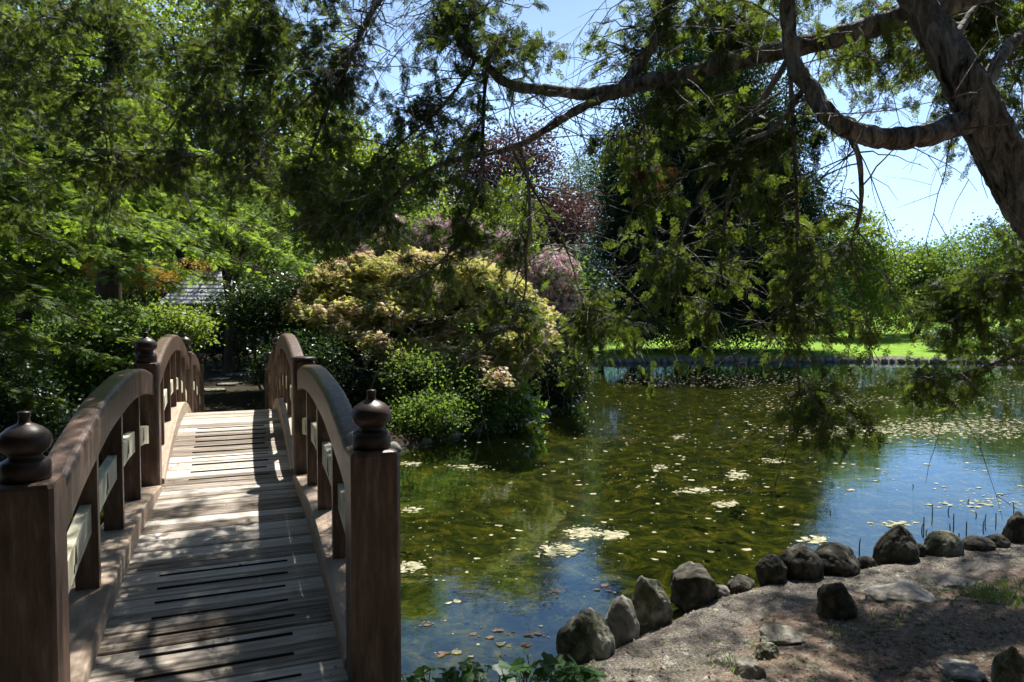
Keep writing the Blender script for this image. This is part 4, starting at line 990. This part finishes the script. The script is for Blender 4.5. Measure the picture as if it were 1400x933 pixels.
def overhanging_tree():
    O = np.array((3.95, 3.3, gh(3.95, 3.3))); root = empty('cypress_tree', O); tag(root, 'big leaning cypress at the right with furrowed trunk and limbs over the pond', 'tree')
    pts = [np.array((4.0, 3.3, O[2] - .2)), np.array((3.62, 3.35, 1.0)), P(1545,430,3.4), P(1468,340,3.4), P(1420,285,3.45), P(1383,235,3.5), P(1347,168,3.5), P(1322,118,3.5), P(1297,72,3.55), P(1262,18,3.6), P(1212,-80,3.6), np.array((1.2,3.7,5.8)), np.array((.8,3.9,8.0)), np.array((.7,4.0,10))]
    c = catmull(pts, 14); n = len(c); rad = np.interp(np.linspace(0, 1, n), [0, .15, .38, .6, .72, .8, 1], [.26, .165, .108, .088, .068, .060, .03])
    sides = 40; v, f = tube_arr(c, rad, sides); v = v.reshape(n, sides, 3); th = np.arange(sides)
    rid = np.array([[.5 * math.sin(j * 1.1 + i * .05 + 1.6 * math.sin(i * .11 + j * .3)) + .5 * math.sin(j * 2.9 + i * .17 + 2 * math.sin(i * .23)) for j in range(sides)] for i in range(n)]) + rng.normal(0, .35, (n, sides))
    v += (v - c[:, None]) * (rid * .085)[..., None]
    mesh_obj('trunk', v.reshape(-1, 3) - O, f, M['bark'], root, True)
    H = Hang(root, O)
    b = H.branch
    B1 = b([(1390,-35,3.55),(1300,5,3.6),(1230,24,3.7),(1165,45,3.8),(1100,62,3.9),(1000,84,4.0),(930,106,4.1),(870,118,4.15),(835,128,4.2)], .062, .046)
    B1b = b([(845,126,4.2),(800,127,4.3),(750,123,4.4),(700,117,4.5),(665,90,4.6),(630,58,4.7),(612,10,4.9),(600,-60,5.1)], .040, .020)
    B2 = b([(845,126,4.2),(810,140,4.25),(770,162,4.35),(735,185,4.4),(700,203,4.5),(650,213,4.6),(600,226,4.7),(560,250,4.8),(520,285,4.9),(490,300,5.0),(440,318,5.1)], .030, .006)
    B3 = b([(845,126,4.2),(880,78,4.2),(903,40,4.2),(918,-10,4.2),(930,-90,4.3)], .036, .030)
    B4 = b([(1335,168,3.5),(1305,166,3.45),(1270,178,3.4),(1215,187,3.4),(1170,178,3.4),(1135,160,3.4),(1108,128,3.45),(1085,90,3.5),(1078,40,3.5),(1075,-30,3.5)], .060, .034)
    B5 = b([(1150,168,3.4),(1172,205,3.4),(1178,250,3.4),(1176,290,3.45),(1160,340,3.5),(1130,365,3.6)], .016, .005)
    B6 = b([(1075,85,3.6),(1030,160,3.7),(1010,220,3.8),(992,290,3.9),(985,360,4.0),(968,430,4.0)], .018, .004)
    B6b = b([(1100,120,3.5),(1060,175,3.5),(1010,200,3.6),(960,260,3.8),(930,330,3.9),(925,400,4)], .014, .004)
    B7 = b([(712,202,4.5),(722,250,4.5),(724,300,4.5),(719,350,4.5),(718,400,4.5),(700,440,4.5),(640,490,4.5)], .013, .003)
    B8 = b([(667,93,4.6),(663,120,4.6),(660,180,4.6),(655,250,4.6),(630,320,4.7),(600,360,4.7),(560,385,4.8),(510,395,4.9)], .015, .004)
    B9 = b([(650,77,4.65),(640,100,4.7),(600,150,4.8),(560,185,4.8),(510,230,4.9),(475,275,5.0),(465,300,5.1)], .014, .004)
    B10 = b([(700,205,4.5),(735,270,4.4),(770,330,4.4),(790,390,4.4),(800,430,4.4)], .008, .002)
    L1 = b([(600,-60,5.1),(480,-50,5.3),(370,0,5.6),(300,70,5.7),(250,150,5.8),(190,230,5.9)], .03, .006)
    L2 = b([(600,-60,5.1),(520,0,5.1),(475,90,5.2),(440,170,5.3),(420,240,5.4),(440,300,5.4)], .024, .005)
    L3 = b([(480,-50,5.3),(300,-60,5.8),(150,-40,6.2),(60,60,6.3),(-30,140,6.4)], .028, .008)
    L4 = b([(475,90,5.2),(400,150,5.3),(340,195,5.5),(270,215,5.6),(220,205,5.7)], .012, .004)
    L5 = b([(372,-2,5.6),(350,60,5.4),(330,150,5.3),(345,240,5.3)], .012, .003)
    L6 = b([(150,-40,6.2),(150,60,5.8),(140,150,5.6),(150,220,5.6)], .012, .003)
    C1 = b([(1078,60,3.5),(1085,180,3.6),(1090,300,3.7),(1085,400,3.8),(1090,470,3.8),(1092,530,3.8),(1100,560,3.8)], .012, .003)
    C2 = b([(1000,84,4.0),(960,0,4.3),(930,-80,4.6)], .02, .015)
    C3 = b([(930,106,4.1),(890,150,4.2),(870,210,4.3),(880,280,4.4),(900,350,4.4)], .010, .003)
    Rr = b([(1410,300,3.5),(1450,330,3.9),(1400,370,4.3),(1340,400,4.5),(1300,440,4.6)], .03, .006)
    R2_ = b([(1430,380,3.5),(1440,450,4.0),(1380,490,4.3),(1300,515,4.5),(1245,515,4.6)], .02, .004)
    R3 = b([(1330,140,3.55),(1380,60,3.7),(1450,20,4.0),(1500,40,4.3)], .04, .015)
    R4 = b([(1300,60,3.6),(1350,0,3.9),(1400,60,4.3),(1380,130,4.6)], .02, .005)
    T = lambda px, py, z, rx, ry, n, tint=.3, **k: H.twigs(P(px, py, z), (rx / F * z, k.pop('rz', .45), ry / F * z), n, tint, **k)
    # visible masses (photo px, distance, radii px, twigs)
    def thin(a):
        a = list(a)
        if 830 < a[0] < 1215 and a[1] > 95: a[5] = max(1, int(a[5] * .6)); a[6] += .08
        if 560 < a[0] < 900 and a[1] < 110: a[5] = max(1, int(a[5] * .6)); a[3] *= 1.25; a[4] *= 1.25
        return a
    for a in [(40,40,6,70,55,13,.2),(120,70,5.8,70,60,14,.25),(60,140,6,60,50,9,.15),(30,210,6.2,50,45,7,.1),(170,150,5.6,55,50,12,.2),(240,40,5.6,60,45,12,.3),(200,230,5.8,60,35,9,.2),
              (330,50,5.5,60,50,13,.3),(280,130,5.5,50,45,9,.25),(350,150,5.4,45,50,9,.3),(330,240,5.5,70,30,10,.2),(420,60,5.3,50,50,11,.3),(405,250,5.3,50,35,11,.2),(470,30,5.2,45,35,9,.3),
              (250,260,5.7,70,28,9,.15),(450,310,5.1,55,28,12,.2),(500,320,5.0,40,28,8,.25),(520,60,5.1,35,40,5,.3),(560,20,5.0,50,20,7,.3),(640,20,4.8,50,22,8,.35),(600,95,4.8,35,28,5,.4),
              (700,20,4.6,50,20,7,.35),(690,60,4.6,30,28,4,.35),(760,20,4.5,40,24,6,.35),(800,50,4.4,40,30,6,.4),(790,95,4.4,35,20,4,.45),(840,15,4.4,40,18,6,.35),(560,130,4.9,26,30,3,.4),(570,160,4.9,34,22,4,.45),
              (860,60,4.3,28,28,3,.35),(950,40,4.2,50,34,10,.25),(1020,30,4.1,45,30,10,.3),(960,130,4.1,50,40,9,.25),(900,190,4.3,50,40,11,.25),(860,160,4.3,25,18,3,.4),(930,240,4.1,55,50,14,.25),(1000,170,3.9,50,50,12,.25),
              (1020,260,3.9,50,55,14,.25),(880,300,4.3,45,55,11,.25),(950,340,4.1,55,50,13,.3),(1050,340,3.9,45,45,11,.25),(1100,390,3.8,40,40,10,.3),(920,430,4.2,55,40,12,.45),(960,480,4.1,40,30,8,.5),(905,500,4.2,30,24,5,.5),
              (1150,60,4.5,50,35,8,.4),(1190,30,4.5,45,20,7,.4),(1100,30,4.4,40,30,8,.35),(1210,90,4.6,40,25,5,.4),(1260,60,4.4,26,26,5,.45),(1290,20,4.4,30,20,5,.4),(1170,130,4.4,30,22,4,.45),(1110,200,3.7,30,40,7,.35),(1170,110,3.6,40,30,5,.5),(1150,300,3.7,34,24,5,.4),(1120,450,3.8,40,30,7,.3),(1190,440,3.9,30,24,5,.35),(1080,500,3.8,22,24,3,.3),
              (1095,558,3.8,55,16,9,.15),(1050,570,3.85,22,12,3,.5),(1290,520,4.5,50,18,9,.55),(1250,510,4.6,20,14,3,.55),(1320,420,4.5,50,40,13,.3),(1370,380,4.4,45,45,13,.3),(1390,450,4.3,40,30,10,.25),(1330,460,4.5,40,28,8,.3),(1390,330,4.3,30,30,7,.4),
              (1360,90,4.0,40,40,8,.5),(1390,150,4.2,30,40,6,.5),(1380,20,4.0,40,24,7,.45),(1330,20,4.1,30,20,4,.5),(1290,110,4.3,20,20,2,.6),(1240,90,4.3,26,26,4,.55),(1220,150,4.2,24,14,3,.6),(1340,200,4.4,30,30,3,.5),
              (640,290,4.7,30,32,5,.35),(620,330,4.7,30,20,4,.35),(690,340,4.5,34,28,5,.3),(720,270,4.5,30,20,3,.6),(600,400,4.8,28,24,4,.25),(680,400,4.5,24,24,3,.3),(740,480,4.5,40,22,6,.3),(800,490,4.4,22,34,4,.3),(790,530,4.4,16,20,2,.2),(545,375,4.9,10,14,2,.1),
              (560,270,4.9,34,20,4,.35),(500,260,5.0,34,28,4,.35),(830,450,4.4,18,18,2,.3),(690,420,4.6,20,18,2,.3)]:
        T(*thin(a))
    for a in [(60,20,6,80,30,9,.12),(150,10,5.9,60,25,8,.12),(30,100,6.2,50,50,8,.1),(110,160,5.9,50,45,8,.08),(230,110,5.6,45,45,9,.15),(300,20,5.5,50,25,8,.15),(390,20,5.3,45,25,8,.2),(400,110,5.3,40,45,8,.25),(460,90,5.2,25,35,5,.3),(180,60,5.7,50,40,8,.15),(290,190,5.6,55,30,8,.12),(370,200,5.4,45,35,8,.15),(90,260,6,60,30,7,.08),(10,280,6.3,40,40,6,.05),(140,300,6,50,30,6,.1),(330,290,5.5,60,20,7,.15),(380,80,5.4,45,45,9,.25),(440,20,5.2,50,25,9,.25),(500,30,5.1,45,30,8,.3),(470,140,5.2,30,40,6,.3),(430,170,5.3,35,30,6,.25),(540,80,5.0,40,30,5,.35),(610,40,4.9,40,26,6,.35),(520,170,5.0,26,34,4,.35),(740,60,4.5,40,26,5,.35),(650,150,4.6,26,24,3,.4),(1060,30,3.9,40,26,7,.3),(820,190,4.3,20,20,2,.4),(520,110,5.0,40,36,7,.35),(590,50,4.9,36,26,6,.35),(660,40,4.8,34,26,6,.4),(720,70,4.6,30,24,5,.4),(770,60,4.6,34,24,6,.35),(540,200,5,30,30,5,.3),(610,190,4.8,26,30,4,.4),(480,210,5.1,34,30,7,.25),(880,30,4.5,34,24,6,.3),(610,250,4.7,30,24,5,.35),(1130,110,4.3,24,24,4,.45)]:
        T(*thin(a))
    T(1125,545,3.8,14,6,1,.3, mat='cedarbrown'); T(890,225,4.2,20,14,1,.5, mat='cedarbrown')
    H.bare(190, None, .3, 1.0); H.bare(40, None, .3, .8, [B4, B5, R4]); H.bare(90, None, .3, .9, [B1, B1b, B2, B3]); H.bare(16, None, .2, .5, [B6, B6b, C1, C3])
    # canopy out of view overhead: this is what dapples the deck, the path and the rocks
    n0 = len(H.br); up = []
    for k in range(20):
        h0 = random.uniform(5.0, 8.6); an = R(-160 + k * 22 + random.uniform(-8, 8)) ; S0 = c[np.argmin(np.abs(c[:, 2] - h0))]; ln = random.uniform(2.6, 5.2)
        d = np.array((math.cos(an), math.sin(an), .0)); E = S0 + d * ln + np.array((0, 0, .3)); 
        up.append(H.branch([S0, S0 * .6 + E * .4 + np.array((0, 0, .4)), E], .035, .008, True, 6))
    def above(px_, py_, pz, t_): q = np.array((px_, py_, pz)) + np.array(SUN) * t_; return q
    spots = []
    for _ in range(235):  # shadow targets: ground right of the bridge, near deck, rocks
        k = random.random()
        if k < .60: g_ = (random.uniform(.3, 6.2), random.uniform(2.8, 7.6), .2)
        elif k < .80:
            u_, s_ = random.uniform(-.75, .6), random.uniform(3.6, 6.6); x_, y_ = bridge_to_world(u_, s_); g_ = (x_, y_, .8)
        else: g_ = (random.uniform(-3.5, .5), random.uniform(-.5, 3.2), 1.2)
        spots.append(above(*g_, random.uniform(6.0, 8.5)))
    for _ in range(240): spots.append(np.array((random.uniform(-4, 3.2), random.uniform(-3, 2.6), random.uniform(4.4, 7.2))))  # unseen twigs added above the camera to keep sky light off the posts
    for q in spots:
        if q[2] - EYE < q[1] * .52: q[2] = EYE + q[1] * .52 + .2
        H.twigs(q, (.30, .30, .12), 3, .3, tm=T_LO, idx=up, size=(.10, .17), dens=1.0)
    H.bare(60, None, .6, 1.5, [B1b, B2, B7, B8, B9, L2, L4])
    H.finish('bark')
overhanging_tree()
